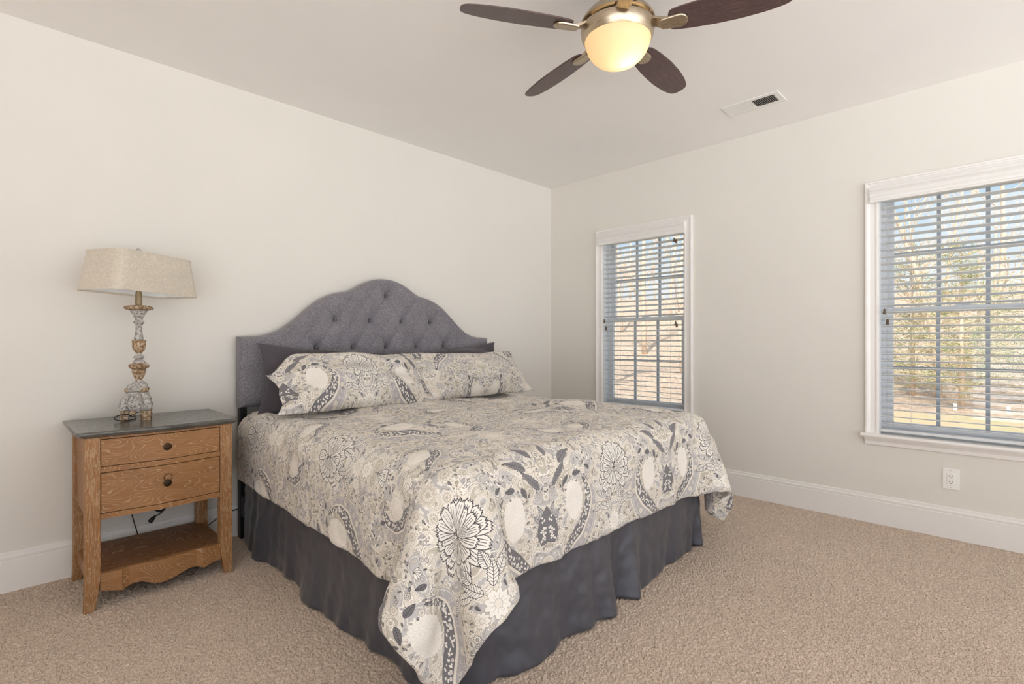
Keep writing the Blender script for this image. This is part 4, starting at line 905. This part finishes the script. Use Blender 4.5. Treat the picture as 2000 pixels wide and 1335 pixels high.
for i, (x, y) in enumerate(spots):
    p = protos[i] if i < 4 else None; z = float(gz(np.array(x), np.array(y))); s = rnd.uniform(.8, 1.15)
    if p is None: copies(protos[i % 4], (x, y, z), rnd.uniform(0, 6.28), s)
    else: p.location = (x, y, z); p.scale = (s,)*3
pp = []
for k in range(3):
    t = thing('young_pine', (0, 0, 0), 'young pine with pale bare branches and thin green needles beside the lawn', 'tree', 'young pines along the lawn edge')
    mb = MB(); h = rnd.uniform(4.2, 5.2); mb.tube([(0, 0, -.15), (.02, .01, h*.5), (0, .03, h)], [.075, .05, .012], 8); mb.build('trunk', M['bark'], t, smooth=True)
    mb = MB(); nb = MB()
    for i in range(95):
        u = rnd.uniform(.06, .98); a = rnd.uniform(0, 6.28); L = rnd.uniform(.9, 1.9)*(1.08-u*.72); pts = []
        q = np.array((0, 0, u*h)); d = np.array((math.cos(a), math.sin(a), rnd.uniform(-.25, .35))); cv = rnd.gauss(.07, .05); sw = rnd.gauss(0, .07)
        for j in range(7): pts.append(q.copy()); q = q+d*L/6; d = d+np.array((-math.sin(a)*sw, math.cos(a)*sw, cv))
        mb.tube(pts, np.linspace(.016, .005, 7), 4, False)
        for j in range(3):
            b = rnd.randint(1, 4); q = pts[b].copy(); e = (pts[b+1]-pts[b]); e = e/np.linalg.norm(e)+np.array((rnd.gauss(0, .5), rnd.gauss(0, .5), rnd.gauss(.05, .25))); tw = []
            for k2 in range(4): tw.append(q.copy()); q = q+e*L*.13; e = e+np.array((0, 0, cv))
            mb.tube(tw, np.linspace(.008, .003, 4), 4, False)
        if rnd.random() < (1.0-.7*u):
            for j in range(60):
                b = pts[rnd.randint(2, 6)]+np.array([rnd.gauss(0, .085) for _ in range(3)]); e = np.array((rnd.gauss(0, 1), rnd.gauss(0, 1), rnd.gauss(.2, .6))); e /= np.linalg.norm(e); w = np.cross(e, (rnd.gauss(0, 1), rnd.gauss(0, 1), 1.)); w /= np.linalg.norm(w)
                nb.add([b-w*.007, b+w*.007, b+e*.10+w*.003, b+e*.10-w*.003], [(0, 1, 2, 3)])
    mb.build('branches', M['twig'], t); nb.build('needles', M['needles'], t); pp.append(t)
row = [(14.6, -5.2), (16.6, -3.6), (14.0, -2.3), (17.0, -.9), (14.3, .5), (16.8, 2.1), (14.8, 3.6), (19.6, -2.4), (19.8, .9)]
for i, (x, y) in enumerate(row):
    z = float(gz(np.array(x), np.array(y)))
    if i < 3: pp[i].location = (x, y, z)
    else: copies(pp[i % 3], (x, y, z), rnd.uniform(0, 6.28), rnd.uniform(.85, 1.12))
for i, (u_, v_) in enumerate(((1866, 788), (1970, 793))):
    dr = fw+rt*((u_-1000)/F)+up*((667.5-v_)/F); k = (-.62-EYE.z)/dr.z; p = EYE+dr*k; k2 = (12.6-EYE.x)/dr.x
    p = EYE+dr*min(k, k2*1.05); z = float(gz(np.array(p.x), np.array(p.y)))
    mb = MB(); mb.box(p.x-.02, p.x+.02, p.y-.035, p.y+.035, z-.02, z+.17); setp(mb.build('garden_stake', M['stake'], loc=(p.x, p.y, z)), ('short white garden stake in the mulch nearer the middle of the window', 'short white garden stake in the mulch nearer the window edge')[i], 'stake', 'white garden stakes')
